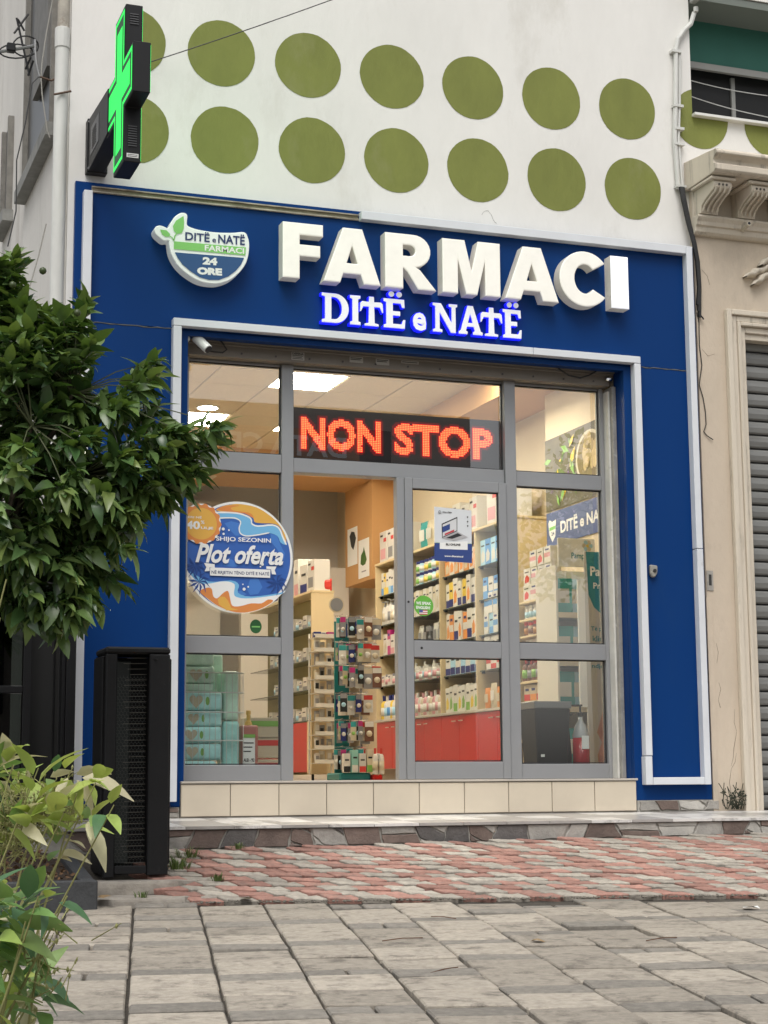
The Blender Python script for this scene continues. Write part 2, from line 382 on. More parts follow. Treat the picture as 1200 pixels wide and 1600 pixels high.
# ------------------------------------------------------------------ entrance step
step = MB().box(-3.2,4.5,STEP_Y+.02,.32,-.3,.134)
step.v = [(x,y,z if z < 0 else (z+(.046 if y > 0 else 0))) for x,y,z in step.v]
stepo = tag(step.build('entrance_step', MORT), kind='structure')
tw = .31; rr = random.Random(5)
for i in range(24):
    for j in range(3):
        x0 = -3.2+i*tw; y0 = STEP_Y-.005+j*.30; y1 = y0+.297
        if y1 > .02: y1 = .02
        zf = lambda y: .140+.046*(y-STEP_Y)/1.22+.015
        b = MB(); b.box(x0+.002,x0+tw-.002,y0,y1,0,.02); b.v = [(x,y,zf(y)-(.018 if z == 0 else 0)) for x,y,z in b.v]
        b.build('tile', SLABW if rr.random() < .55 else SLABG, stepo)
def stones(x0, x1, za, zb, y, parent, seed):
    """irregular stone facing: jittered cells, each its own raised stone"""
    r = random.Random(seed); x = x0; cuts = []
    while x < x1-.1: cuts.append(x); x += r.uniform(.14,.3)
    cuts.append(x1); H = zb(0)-za(0)
    tops = [c+(r.uniform(-.06,.06) if 0 < i < len(cuts)-1 else 0) for i,c in enumerate(cuts)]
    for i in range(len(cuts)-1):
        a,bq,c,d = (cuts[i],0),(cuts[i+1],0),(tops[i+1],1),(tops[i],1)
        polys = []
        if r.random() < .45:
            t1,t2 = r.uniform(.3,.7), r.uniform(.3,.7); m1 = (a[0]+(d[0]-a[0])*t1,t1); m2 = (bq[0]+(c[0]-bq[0])*t2,t2)
            if r.random() < .5: polys = [[a,bq,m2,m1],[m1,m2,c,d]]
            else: 
                tt = r.uniform(.4,.7); m3 = (d[0]+(c[0]-d[0])*tt,1); m4 = (a[0]+(bq[0]-a[0])*(1-tt),0); polys = [[a,m4,m1],[m4,bq,m2,m3,d,m1],[m2,c,m3]]
        else: polys = [[a,bq,c,d]]
        for pl in polys:
            cx = sum(p[0] for p in pl)/len(pl); cz = sum(p[1] for p in pl)/len(pl); o = []
            for n_,p in enumerate(pl):
                q = pl[(n_+1)%len(pl)]
                for t in (0,.35,.7):
                    px_ = p[0]+(q[0]-p[0])*t; pz_ = p[1]+(q[1]-p[1])*t
                    wob = r.uniform(-.006,.006) if t else 0
                    dx,dz = px_-cx,(pz_-cz)*H; L = math.hypot(dx,dz) or 1; sh = max(.2,(L-.007+wob)/L)
                    o.append((cx+dx*sh, max(.03,min(.97,cz+(pz_-cz)*sh))))
            pr = r.uniform(.006,.013)
            poly = [(px_, za(px_)+(zb(px_)-za(px_))*pz_) for px_,pz_ in o]
            MB().prism(poly, y-pr, y+.01).build('stone', r.choice([STN[0],STN[1],STN[1],STN[2],STN[0],STN[3]]), parent, .003)
stones(-3.0, 4.3, lambda x: ramp_z(x,STEP_Y)-.015, lambda x: .137, STEP_Y+.018, stepo, 11)
# right of the door: stone base below the cladding, left likewise
sb = bx('stone_base', MORT, 1.345,2.03,-.005,.3,.175,.272); tag(sb, 'low stone faced base under the right blue cladding panel', 'plinth'); stones(1.36,2.03,lambda x:.195,lambda x:.27,-.007,sb,4)
sb = bx('stone_base', MORT, -2.95,-2.105,-.005,.3,.175,.262); tag(sb, 'low stone faced base under the left blue cladding panel', 'plinth'); stones(-2.95,-2.11,lambda x:.195,lambda x:.26,-.007,sb,6)
# beige tile plinth under the shopfront
pl = bx('tiled_plinth', GROUT, -2.10,1.33,-.02,.5,.19,.418); tag(pl, 'beige tiled plinth below the pharmacy shopfront', 'plinth')
for i in range(10):
    w = 3.43/10; bx('tile', TILE, -2.10+i*w+.003,-2.10+(i+1)*w-.003,-.03,-.015,.2,.413, pl, .002)
bx('threshold', M('stone_sill', (.46,.42,.37), .4, .1, 5), -2.10,1.34,-.04,.5,.419,.434, pl, .003)
# ------------------------------------------------------------------ pharmacy building
XL, XR = -2.93, 2.05
def clip(poly, ax, val, sgn):
    o = []; n = len(poly)
    for i in range(n):
        p, q = poly[i], poly[(i+1)%n]; a, c = (p[ax]-val)*sgn, (q[ax]-val)*sgn
        if a >= 0: o.append(p)
        if (a >= 0) != (c >= 0): t = a/(a-c); o.append((p[0]+(q[0]-p[0])*t, p[1]+(q[1]-p[1])*t))
    return o
ph = thing('pharmacy_building', (-.4,.3,0), 'white rendered building with two rows of olive green painted dots', 'building')
b = MB().box(XL,XR,.05,.35,4.45,9.5); b.box(XR,6,.05,.35,5.0,5.70); b.box(XR,6,.05,.35,6.77,9.5); b.box(XL,-2.12,.05,.35,.0,4.45); b.box(1.40,1.99,.05,.35,.0,4.45)
b.build('wall', WALL, ph)
b = MB().box(XL-.04,XL-.002,.06,13,0,9.5).build('side_wall', WALLS, ph)
for row,(z,ks) in enumerate(((5.674,range(-1,8)),(5.018,range(-1,6)))):
    for k in ks:
        cx = -1.838+.6605*k+(.03 if row else 0); rnd = random.Random(k*7+row); r = .252
        pts = [(cx+r*(1+.02*math.sin(2*a+k)+rnd.uniform(-.006,.006))*math.cos(a), z+r*(1+rnd.uniform(-.006,.006))*math.sin(a)) for a in [2*math.pi*i/40 for i in range(40)]]
        if k >= 6:
            q = MB()
            for part in (clip(pts,0,XR,-1), clip(clip(pts,0,XR,1),1,5.68,-1)):
                if len(part) > 2: q.add([(a,.0475,c) for a,c in part], [tuple(range(len(part)))])
            q.build('painted_dot', OLIVE, ph); continue
        if k == -1: pts = clip(pts,0,-2.56,1)
        vs,fs = outline([pts]); q = MB(); q.add([(a,.0475,c) for a,c,_ in vs], fs); q.build('painted_dot', OLIVE, ph)
ck = M('plaster_crack', (.2,.19,.17), .9)
for k,(x0,z0,L) in enumerate(((.2,4.66,.12),)):
    r = random.Random(k); MB().tube([(x0+L*i/9,.0492,z0+.05*math.sin(i*.5+k)+r.uniform(-.012,.012)) for i in range(10)],[.0006+.0010*r.random() for i in range(10)],4).build('crack', ck, ph)
# loggia window, top right
lg = thing('loggia_window', (3.0,.35,5.70), 'recessed loggia window with teal lintel and dark opening', 'window')
bx('lintel', M('teal_paint', (.035,.15,.115), .7, .06, 3), XR+.005,6,.42,.5,6.31,6.9, lg)
bx('dark_pane', M('black_interior', (.004,.004,.004), .6), XR+.005,6,.52,.55,5.6,6.4, lg)
bx('soffit', M('grey_green_soffit', (.16,.18,.16), .8), XR+.005,6,.06,.5,6.70,6.76, lg)
bx('frame', M('grey_window_frame', (.3,.3,.28), .6), XR+.005,6,.395,.43,6.27,6.325, lg)
bx('sill', M('white_sill', (.7,.69,.66), .6), XR-.005,6,-.005,.36,5.682,5.703, lg)
bx('reveal', WALLS, XR-.02,XR-.001,.355,.56,5.7,6.8, lg)
bx('mullion', M('grey_window_frame', (.3,.3,.28)), 2.70,2.735,.5,.535,5.7,6.28, lg)
fl = MB(); rr = random.Random(2)
for i in range(16): 
    x = rr.uniform(2.1,2.6); fl.add([(x,.30,5.71),(x+.03,.28,5.72),(x+.02,.27,5.745),(x-.005,.3,5.74)],[(0,1,2,3)])
for y0,z0,z1 in ((.36,6.16,6.10),(.34,6.02,5.90)):
    o = MB().tube([(2.06+i*.1,y0,z0+(z1-z0)*i/9-.02*math.sin(math.pi*i/9)) for i in range(10)], .004).build('clothes_line', M('pale_line', (.5,.5,.48)), lg)
# side windows on the alley wall
def sidewin(y0,y1,z0,z1,label):
    t = thing('side_window', (XL-.03,(y0+y1)/2,z0), label, 'window')
    X = XL-.04
    bx('pane', M('dim_window_pane', (.05,.05,.048), .3), X-.012,X-.002,y0,y1,z0,z1, t)
    for a,c in ((y0-.05,y0),(y1,y1+.05)): bx('jamb', M('weathered_wood', (.2,.19,.17), .8, .2, 10), X-.05,X-.001,a,c,z0,z1, t)
    bx('sill', M('weathered_grey_sill', (.23,.23,.215), .8, .2, 8, stain=((.1,.1,.09),.6,.1)), X-.09,X-.001,y0-.12,y1+.15,z0-.10,z0-.002, t)
    return t
t = sidewin(.42,1.75,5.10,7.2,'tall grey framed window on the alley wall behind the drainpipe')
bx('shutter', M('grey_shutter', (.17,.165,.155), .7, .2, 6), XL-.10,XL-.056,.5,1.2,5.6,7.1, t)
sidewin(2.75,3.1,5.2,6.05,'narrow dark window far back on the alley wall')
# ------------------------------------------------------------------ blue cladding with white trims
cl = thing('blue_cladding', (-.45,0,.27), 'dark blue composite cladding with white metal trims around the shopfront', 'cladding')
b = MB(); b.box(-2.885,1.983,0,.048,3.572,4.572); b.build('panel', BLUE, cl, .002)
b = MB(); b.box(-2.12,1.34,0,.048,3.53,3.566); b.build('panel', BLUE, cl)
b = MB(); b.box(-2.885,-2.075,.001,.048,.265,3.566); b.build('panel', BLUE, cl, .002)
b = MB(); b.box(1.337,1.983,.001,.048,.272,3.566); b.build('panel', BLUE, cl, .002)
bx('reveal', BLUE, 1.336,1.40,.05,.165,.42,3.60, cl); bx('reveal', BLUE, -2.12,-2.076,.05,.3,.42,3.60, cl); bx('reveal', BLUE, -2.076,1.336,.05,.10,3.535,3.62, cl)
T = lambda *a: bx('trim', TRIM, *a, cl, .003)
F0, F1 = -.07, -.001
T(1.885,1.938,F0,F1,.385,2.16); T(1.884,1.937,F0,F1,2.166,4.555)
T(.28-1.085,1.882,F0,F1,4.492,4.556) ; T(1.398,1.452,F0,F1,.60,3.575); T(1.392,1.448,F0,F1,.386,.594); T(1.452,1.882,F0,F1,.386,.44)
T(-2.196,-2.137,F0,F1,.30,3.575); T(-2.196,.55,F0,F1,3.578,3.632); T(.553,1.452,F0,F1,3.578,3.632)
T(-2.836,-2.776,F0,F1,.30,4.49)
# left part of the top trim has lost its cover: a bare dirty rail
rs = M('bare_dirty_rail', (.36,.32,.25), .7, .3, 12, .2, 40, stain=((.13,.09,.06),.5,.15), sscale=9, sx=(.4,1,2))
bx('bare_rail', rs, -2.774,-.81,-.022,F1,4.497,4.507, cl); bx('bare_rail', rs, -2.774,-.81,-.022,F1,4.532,4.54, cl); bx('bare_rail', M('rail_back', (.28,.24,.18), .8, .3, 14), -2.774,-.81,-.006,F1,4.507,4.532, cl)
# lifted panel seams
gs = M('seam_dirt', (.12,.12,.11), .9)
for x0,x1,s in ((-2.77,-2.2,1),(1.46,1.88,2)):
    r = random.Random(s); pts = [(x0+(x1-x0)*i/12, .0005, 3.568+r.uniform(-.004,.004)) for i in range(13)]
    MB().tube(pts, [.0015+.0035*abs(math.sin(i*1.3+s)) for i in range(13)], 5).build('seam_gap', gs, cl)
# ------------------------------------------------------------------ letters
def rectp(a,b,c,d): return [(a,c),(b,c),(b,d),(a,d)]
def arc(cx,cy,rx,ry,a0,a1,n=14): return [(cx+rx*math.cos(math.radians(a0+(a1-a0)*i/(n-1))), cy+ry*math.sin(math.radians(a0+(a1-a0)*i/(n-1)))) for i in range(n)]
GL = {
 'F': [[(0,0),(0,1),(1,1),(1,.785),(.42,.785),(.42,.615),(.93,.615),(.93,.405),(.42,.405),(.42,0)]],
 'A': [[(0,0),(.34,1),(.68,1),(1,0),(.705,0),(.65,.17),(.345,.17),(.29,0)],[(.405,.36),(.5,.68),(.595,.36)]],
 'R': [[(0,0),(0,1),(.50,1)]+arc(.56,.70,.33,.30,80,-80,12)+[(.60,.40),(.68,.36),(1,0),(.64,0),(.44,.30),(.36,.37),(.35,.37),(.35,0)],[(.35,.60),(.35,.80),(.47,.80)]+arc(.48,.70,.11,.10,80,-80,8)+[(.47,.60)]],
 'M': [[(0,0),(0,1),(.385,1),(.5,.44),(.615,1),(1,1),(1,0),(.735,0),(.735,.64),(.595,0),(.405,0),(.265,.64),(.265,0)]],
 'C': [arc(.53,.5,.53,.51,38,322,34)+arc(.53,.5,.22,.27,318,42,26)],
 'I': [[(0,0),(0,1),(1,1),(1,0)]],
}
SG = {
 'D': [[(0,0),(0,.09),(.12,.12),(.12,.88),(0,.91),(0,1),(.5,1)]+arc(.5,.5,.5,.5,85,-85,16)+[(.5,0)],[(.35,.12),(.35,.88),(.47,.88)]+arc(.46,.5,.29,.38,85,-85,12)+[(.47,.12)]],
 'I': [[(0,0),(0,.09),(.22,.12),(.22,.88),(0,.91),(0,1),(1,1),(1,.91),(.78,.88),(.78,.12),(1,.09),(1,0)]],
 'T': [[(.20,0),(.20,.07),(.37,.10),(.39,.68),(.14,.68),(.04,.50),(0,.50),(.02,.80),(.10,.86),(.39,.85),(.40,1.04),(.60,1.04),(.61,.85),(.90,.86),(.98,.80),(1,.50),(.96,.50),(.86,.68),(.61,.68),(.63,.10),(.80,.07),(.80,0)]],
 'E': [[(0,0),(0,.09),(.12,.12),(.12,.88),(0,.91),(0,1),(.95,1),(.97,.72),(.86,.72),(.8,.86),(.42,.86),(.42,.58),(.76,.58),(.76,.43),(.42,.43),(.42,.14),(.83,.14),(.91,.3),(1,.3),(.97,0)],arc(.36,1.17,.13,.095,0,345,14),arc(.72,1.17,.13,.095,0,345,14)],
 'N': [[(0,0),(0,.08),(.1,.11),(.1,.89),(0,.92),(0,1),(.33,1),(.77,.33),(.77,.89),(.66,.92),(.66,1),(1,1),(1,.92),(.93,.89),(.93,0),(.74,0),(.27,.70),(.27,.11),(.38,.08),(.38,0)]],
 'A': [[(0,0),(0,.09),(.08,.12),(.38,1),(.60,1),(.92,.12),(1,.09),(1,0),(.60,0),(.60,.09),(.68,.12),(.63,.27),(.34,.27),(.29,.12),(.36,.09),(.36,0)],[(.38,.4),(.485,.74),(.59,.4)]],
}
def glyph_mb(sp, x0,x1,z0,z1,yf,depth,bev):
    pl = [[(x0+a*(x1-x0), z0+c*(z1-z0)) for a,c in s] for s in sp]
    vs,fs = outline(pl, depth-2*bev, bev); b = MB(); b.add([(a, yf+depth/2-c, z) for a,z,c in vs], fs); return b
LITS = M('letter_return', (.56,.535,.47), .4, .1, 9, emit=(1,.95,.85), es=.07, stain=((.3,.28,.23),.58,.2), sscale=8)
fs_ = thing('shop_sign', (-.03,0,3.98), 'large white illuminated channel letters reading FARMACI on blue cladding', 'sign')
for ch,x0,x1 in (('F',-1.418,-1.115),('A',-1.112,-.676),('R',-.640,-.24),('M',-.190,.274),('A',.312,.752),('C',.762,1.166),('I',1.196,1.346)):
    dz = .006 if ch in 'C' else 0
    o = glyph_mb(GL[ch], x0,x1,3.985-dz,4.398+dz,-.115,.115,.008).build('letter', LITI if ch=='I' else LITW, fs_)
    o.data.materials.append(LITS)
    for p in o.data.polygons:
        if abs(p.normal.y) < .3: p.material_index = 1
    tag(o, 'white letter '+ch+(' glowing cooler and brighter than the rest' if ch=='I' else ''))
ds = thing('shop_sign', (-.33,0,3.69), 'smaller white serif letters DITE e NATE with blue lit sides below FARMACI', 'sign')
LF = M('halo_letter_face', (.75,.75,.76), .4, emit=(.85,.88,1), es=.17)
LB = M('blue_lit_edge', (.01,.01,.3), .4, emit=(.008,.012,1.0), es=.9)
X = [('D',-1.108,-.905),('I',-.893,-.815),('T',-.818,-.640),('E',-.635,-.468),('e',-.410,-.306),('N',-.250,-.057),('A',-.045,.145),('T',.130,.305),('E',.312,.463)]
for ch,x0,x1 in X:
    if ch == 'e':
        b = text('letter','e',LF,(x0,-.062,3.69),(x1-x0,0,0),(0,0,.135),ds,bold=.03)
        c = MB(); vs,f2 = text2d('e',.045,0,.5); zz = max(v[2] for v in vs); c.add([(x0-.006+v[0]*(x1-x0+.012), -.036+.024*(v[2]/zz), 3.684+.147*v[1]) for v in vs], f2); o = c.build('lit_edge', LB, b)
        continue
    zt = 3.912 if ch != 'T' else 3.905
    b = glyph_mb(SG[ch], x0,x1,3.695,zt,-.062,.012,.002).build('letter', LF, ds)
    tag(b, 'white serif letter '+ch)
    glyph_mb(SG[ch], x0-.005,x1+.005,3.690,zt+.005,-.0495,.045,.001).build('lit_edge', LB, b)
# ------------------------------------------------------------------ round logo sign
lg_ = thing('logo_sign', (-2.0,0,3.89), 'white bowl shaped logo sign with green leaves and DITE e NATE 24 ORE', 'sign')
LO = [(-2.35,4.237),(-2.34,4.261),(-2.314,4.274),(-2.284,4.271),(-2.253,4.262),(-2.238,4.291),(-2.212,4.34),(-2.174,4.375),(-2.14,4.385),(-2.115,4.37),(-2.117,4.319),(-2.113,4.296),(-2.082,4.282),(-2.02,4.271),(-1.912,4.266),(-1.796,4.274),(-1.702,4.288),(-1.675,4.255),(-1.664,4.201),(-1.67,4.122),(-1.693,4.05),(-1.74,3.983),(-1.801,3.93),(-1.879,3.896),(-1.955,3.889),(-2.032,3.901),(-2.109,3.94),(-2.17,3.988),(-2.209,4.039),(-2.232,4.09),(-2.242,4.144),(-2.247,4.17),(-2.282,4.167),(-2.317,4.19),(-2.34,4.211)]
vs,f2 = outline([smooth(LO)],.094,.006); b = MB(); b.add([(a,-.055-c,z) for a,z,c in vs], f2); b.build('body', M('logo_white_acrylic', (.72,.74,.72), .35, emit=(.95,1,.95), es=.1), lg_)
yl = -.1125
flat('leaf', GREENP, [(-2.144,4.359),(-2.197,4.319),(-2.219,4.277),(-2.211,4.24),(-2.184,4.223),(-2.154,4.234),(-2.141,4.27),(-2.139,4.317)], yl, lg_)
flat('leaf', GREENP, [(-2.31,4.243),(-2.264,4.242),(-2.237,4.217),(-2.245,4.197),(-2.271,4.195),(-2.294,4.208)], yl, lg_)
flat('stem', GREENP, ribbon([(-2.176,4.275),(-2.186,4.235),(-2.205,4.205),(-2.212,4.17)],.009), yl-.0007, lg_); flat('stem', GREENP, ribbon([(-2.242,4.203),(-2.225,4.195),(-2.212,4.175)],.007), yl-.0007, lg_)
flat('band', GREENP, [(-2.21,4.168),(-1.69,4.175),(-1.694,4.116),(-2.211,4.112)], yl, lg_)
flat('lower_field', BLUEP, [(-2.203,4.089),(-2.141,4.09),(-1.703,4.097),(-1.724,4.047),(-1.763,3.996),(-1.817,3.95),(-1.886,3.918),(-1.956,3.912),(-2.025,3.925),(-2.094,3.965),(-2.148,4.006),(-2.182,4.049)], yl, lg_)
text('lettering','DITË',NAVYP,(-2.13,yl,4.185),(.176,0,.001),(0,0,.072),lg_,.025); text('lettering','e',NAVYP,(-1.935,yl,4.188),(.027,0,0),(0,0,.028),lg_,.02); text('lettering','NATË',NAVYP,(-1.893,yl,4.186),(.195,0,.004),(0,0,.078),lg_,.025)
text('lettering','FARMACI',WHITEP,(-1.99,yl-.001,4.122),(.287,0,.003),(0,0,.042),lg_,.03)
text('lettering','24',WHITEP,(-2.004,yl-.001,4.02),(.106,0,.003),(0,0,.055),lg_,.06); text('lettering','ORE',WHITEP,(-2.043,yl-.001,3.944),(.18,0,.006),(0,0,.054),lg_,.07)
# ------------------------------------------------------------------ projecting green cross
gc = thing('pharmacy_cross', (-2.75,0,4.6), 'projecting black pharmacy cross with glowing green light face', 'sign')
def crossp(cy,cz,h,w,hv=None): 
    hv = hv or h; return [(cy-w,cz-hv),(cy+w,cz-hv),(cy+w,cz-w),(cy+h,cz-w),(cy+h,cz+w),(cy+w,cz+w),(cy+w,cz+hv),(cy-w,cz+hv),(cy-w,cz+w),(cy-h,cz+w),(cy-h,cz-w),(cy-w,cz-w)]
CY,CZ = -1.08,4.815
MB().prism(crossp(CY,CZ,.43,.165,.525), -2.795,-2.685, ax='x').build('housing', BLACKM, gc, .004)
GRN = M('green_led', (.02,.3,.08), .5, emit=(.003,1,.085), es=.72); GRD = M('green_led_dim', (.005,.03,.012), .5, emit=(.02,.5,.12), es=.05)
vs,f2 = outline([crossp(CY,CZ,.42,.155,.51)]); b = MB(); b.add([(-2.797,a,z) for a,z,_ in vs], f2); b.build('led_board', GRD, gc)
for nm,sp in (('led_outline',[crossp(CY,CZ,.41,.145,.50),crossp(CY,CZ,.385,.12,.475)]),('led_fill',[crossp(CY,CZ,.345,.085,.41)])):
    vs,f2 = outline(sp); b = MB(); b.add([(-2.7985,a,z) for a,z,_ in vs], f2); b.build(nm, GRN, gc)
vs,f2 = outline([crossp(CY,CZ,.42,.155,.51)]); b = MB(); b.add([(-2.683,a,z) for a,z,_ in vs], f2); b.build('led_board', M('green_led_rear', (.02,.3,.08), .5, emit=(.02,1,.18), es=2.2), gc)
for z0,n in ((4.52,9),(5.27,5)):
    for i in range(n): bx('vent_louvre', M('louvre_grey', (.06,.06,.062), .4), -2.768,-2.712,CY-.171,CY-.164,z0-i*.016,z0-i*.016+.007, gc)
bx('label', WHITEP, -2.775,-2.70,CY-.1675,CY-.1662,4.318,4.345, gc); [bx('print_line', M('ink', (.03,.03,.03)), -2.77,-2.706,CY-.1686,CY-.1679,4.324+.010*k,4.328+.010*k, gc) for k in range(2)]
b = MB().prism([(CY+.35,4.66),(CY+.35,4.97),(-.03,5.02),(-.03,4.64)], -2.806,-2.69, ax='x'); b.build('bracket_arm', BLACKM, gc, .003)
bx('wall_plate', BLACKM, -2.815,-2.67,-.03,.049,4.635,5.025, gc, .004)
for z in (4.66,5.0): MB().cyl((-2.80,-.042,z),(-2.80,-.029,z),.012,n=8).build('bolt', CHROME, gc)
MB().box(-2.809,-2.807,-.42,-.12,4.72,4.92).build('side_panel', M('panel_grey', (.10,.10,.105), .45), gc)
for i in range(8): bx('vent_louvre', BLACKM, -2.811,-2.8095,-.33,-.19,4.745+i*.018,4.753+i*.018, gc)
# ------------------------------------------------------------------ roller shutter housing, guides, camera
rs_ = thing('roller_shutter_box', (-.35,.2,3.44), 'taupe metal roller shutter housing above the shopfront glass', 'shutter')
bx('lower_cover', SHBOX, -2.05,1.30,.16,.42,3.437,3.528, rs_, .003)
bx('upper_cover', SHBOX, -2.06,1.325,.115,.42,3.531,3.66, rs_, .003)
bx('lip', SHBOX, -2.06,1.32,.135,.159,3.515,3.530, rs_, .002)
for i in range(13): MB().cyl((-1.9+i*.255,.155,3.468),(-1.9+i*.255,.161,3.468),.008,n=8).build('screw', M('screw_dark', (.06,.055,.05), .5), rs_)
for x0,w,h,t in ((-1.271,.097,.058,'DEFENA'),(-.826,.104,.043,'SERVIS'),(-.622,.105,.045,'RULETA'),(-.421,.137,.02,'069 20 71 455')):
    st = thing('paper_sticker', (x0,.16,3.46), 'small printed service sticker on the shutter housing'+{'DEFENA':', first and largest from the left','SERVIS':', second from the left','RULETA':', third from the left','069 20 71 455':', thin strip fourth from the left'}[t], 'sticker', 'service stickers on the shutter housing')
    bx('paper', M('dull_paper', (.42,.40,.36), .7), x0,x0+w,.157,.1595,3.512-h,3.512, st)
    if t == 'DEFENA': text('print', t, M('ink', (.03,.03,.03)), (x0+.005,.1565,3.512-min(h,.02)), (w-.01,0,0), (0,0,min(h,.02)*.8), st, .04)
    for k in range(max(1,int((h-.02)/.011))): bx('print_line', M('ink', (.03,.03,.03)), x0+.006,x0+w-.01-.01*(k%2),.1566,.1569,3.512-(.029 if t == 'DEFENA' else .013)-k*.011,3.512-(.024 if t == 'DEFENA' else .007)-k*.011, st)
gd = thing('shutter_guide', (1.31,.2,.44), 'worn grey shutter guide rail at the right of the shopfront', 'shutter rail')
bx('rail', M('worn_rail', (.33,.32,.30), .5, .2, 8, metal=.3, stain=((.6,.6,.58),.6,.1), sscale=12), 1.302,1.334,.13,.36,.436,3.43, gd, .002)
bx('lip', M('worn_white_rail', (.62,.61,.57), .5, .1, 8, stain=((.3,.28,.25),.62,.1), sscale=14), 1.285,1.301,.17,.30,.436,3.40, gd, .002)
gd2 = bx('shutter_guide', M('worn_rail'  , (.33,.32,.30)), -2.074,-2.05,.13,.36,.436,3.43); tag(gd2, 'grey shutter guide rail at the left of the shopfront', 'shutter rail')
lk = MB().lathe([(.02,0),(.03,.008),(.03,.02),(.012,.03)], (1.28,.14,3.47), 10).build('shutter_lock', CHROME); tag(lk, 'small metal shutter end lock in the top right corner', 'lock')
sc_ = thing('security_camera', (-2.03,.10,3.48), 'white bullet security camera under the top left shutter corner', 'camera')
WPL = M('white_plastic', (.74,.74,.71), .4)
bx('mount', WPL, -2.075,-2.055,.03,.09,3.50,3.585, sc_, .006)
MB().tube([(-2.055,.06,3.555),(-2.02,.05,3.55),(-1.995,.045,3.53)], .014, 8).build('arm', WPL, sc_)
MB().cyl((-2.005,.06,3.535),(-1.935,-.02,3.435),.036,.034,16).build('body', WPL, sc_, .004)
MB().cyl((-1.9365,-.018,3.438),(-1.932,-.023,3.432),.028,.028,16).build('lens', ALUD, sc_)
MB().tube([(-1.99,.07,3.47),(-1.93,.09,3.455),(-1.86,.1,3.45),(-1.80,.1,3.45),(-1.77,.1,3.475),(-1.80,.1,3.52),(-1.85,.11,3.575)], .006, 6).build('cable', CABLE, sc_)
ck = MB().tube([(.83,.09,3.53),(.92,.095,3.48),(1.02,.10,3.47),(1.10,.11,3.50),(1.16,.11,3.535)], .006, 6).build('loose_cable', CABLE); tag(ck, 'black cable sagging across the right end of the shutter housing', 'cable')
# ------------------------------------------------------------------ aluminium shopfront
sf = thing('shopfront_frame', (-.35,.3,.434), 'grey aluminium shopfront frame with fixed glass panes', 'shopfront')
Y0,Y1 = .25,.33
def bar(n,*a): return bx(n, ALU, *a, sf, .003)
bar('jamb', -2.049,-2.018,.20,Y1,.435,3.436); bar('jamb', 1.252,1.284,Y0,Y1,.435,3.436)
bar('mullion', -1.318,-1.228,Y0-.003,Y1,.435,3.436); bar('mullion', .438,.528,Y0-.02,Y1,.435,3.436)
for a,c in ((-2.017,-1.319),(.529,1.251)):
    bar('transom', a,c,Y0,Y1,2.632,2.765 if a < 0 else 2.745); bar('transom', a,c,Y0,Y1,1.322,1.442); bar('bottom_rail', a,c,Y0,Y1,.435,.545); bar('top_rail', a,c,Y0+.02,Y1,3.42,3.436)
bar('transom', -1.227,.437,Y0,Y1+.05,2.645,2.748); bar('top_rail', -1.227,.437,Y0+.02,Y1,3.42,3.436)
def pane(a,c,z0,z1,parent=sf,y=.29):
    o = bx('pane', GLASS, a,c,y,y+.006,z0,z1, parent)
    for q in ((a,a+.008,z0,z1),(c-.008,c,z0,z1),(a+.009,c-.009,z0,z0+.008),(a+.009,c-.009,z1-.008,z1)): bx('gasket', ALUD, q[0],q[1],y-.012,y-.001,q[2],q[3], o)
for a,c in ((-2.017,-1.319),(.529,1.251)):
    pane(a,c,2.768 if a < 0 else 2.748,3.419); pane(a,c,1.444,2.631); pane(a,c,.547,1.321)
pane(-1.227,.437,2.75,3.419)
sd = thing('sliding_door', (0,.23,.436), 'sliding glass door leaf in grey aluminium, right half of the entrance', 'door')
def dbar(n,*a): return bx(n, ALU, *a, sd, .003)
dbar('stile', -.442,-.383,.225,.30,.437,2.642); dbar('stile', -.382,-.322,.215,.27,.437,2.642); dbar('stile', .372,.434,.215,.27,.437,2.642)
dbar('rail', -.321,.371,.215,.27,2.565,2.642); dbar('rail', -.321,.371,.215,.27,1.318,1.440); dbar('rail', -.321,.371,.215,.27,.437,.562)
pane(-.321,.371,1.442,2.564,sd,.245); pane(-.321,.371,.564,1.316,sd,.245)
MB().cyl((-.262,.214,1.385),(-.262,.2165,1.385),.010,n=10).build('lock', ALUD, sd); MB().cyl((-.362,.2125,1.72),(-.362,.2155,1.72),.009,n=10).build('lock', ALUD, sd)
# ------------------------------------------------------------------ red led sign
ls = thing('led_sign', (-.4,.4,2.76), 'black LED message board showing NON STOP in red behind the glass', 'sign')
bx('panel', M('led_board_black', (.012,.006,.008), .5), -1.222,.455,.345,.42,2.752,3.146, ls)
CORE = M('led_core', (.3,.05,.02), .5, emit=(1,.24,.07), es=2.3); GLOW = M('led_bloom', (.3,.0,.0), .5, emit=(1,.006,.012), es=1.0)  # GLOW paints the red bloom round each LED as a dim emissive square
def inside(vs, fs, x, y):
    for f in fs:
        for i in range(1,len(f)-1):
            a,b_,c = vs[f[0]],vs[f[i]],vs[f[i+1]]
            d1=(x-b_[0])*(a[1]-b_[1])-(a[0]-b_[0])*(y-b_[1]); d2=(x-c[0])*(b_[1]-c[1])-(b_[0]-c[0])*(y-c[1]); d3=(x-a[0])*(c[1]-a[1])-(c[0]-a[0])*(y-a[1])
            if not ((d1<0 or d2<0 or d3<0) and (d1>0 or d2>0 or d3>0)): return True
    return False
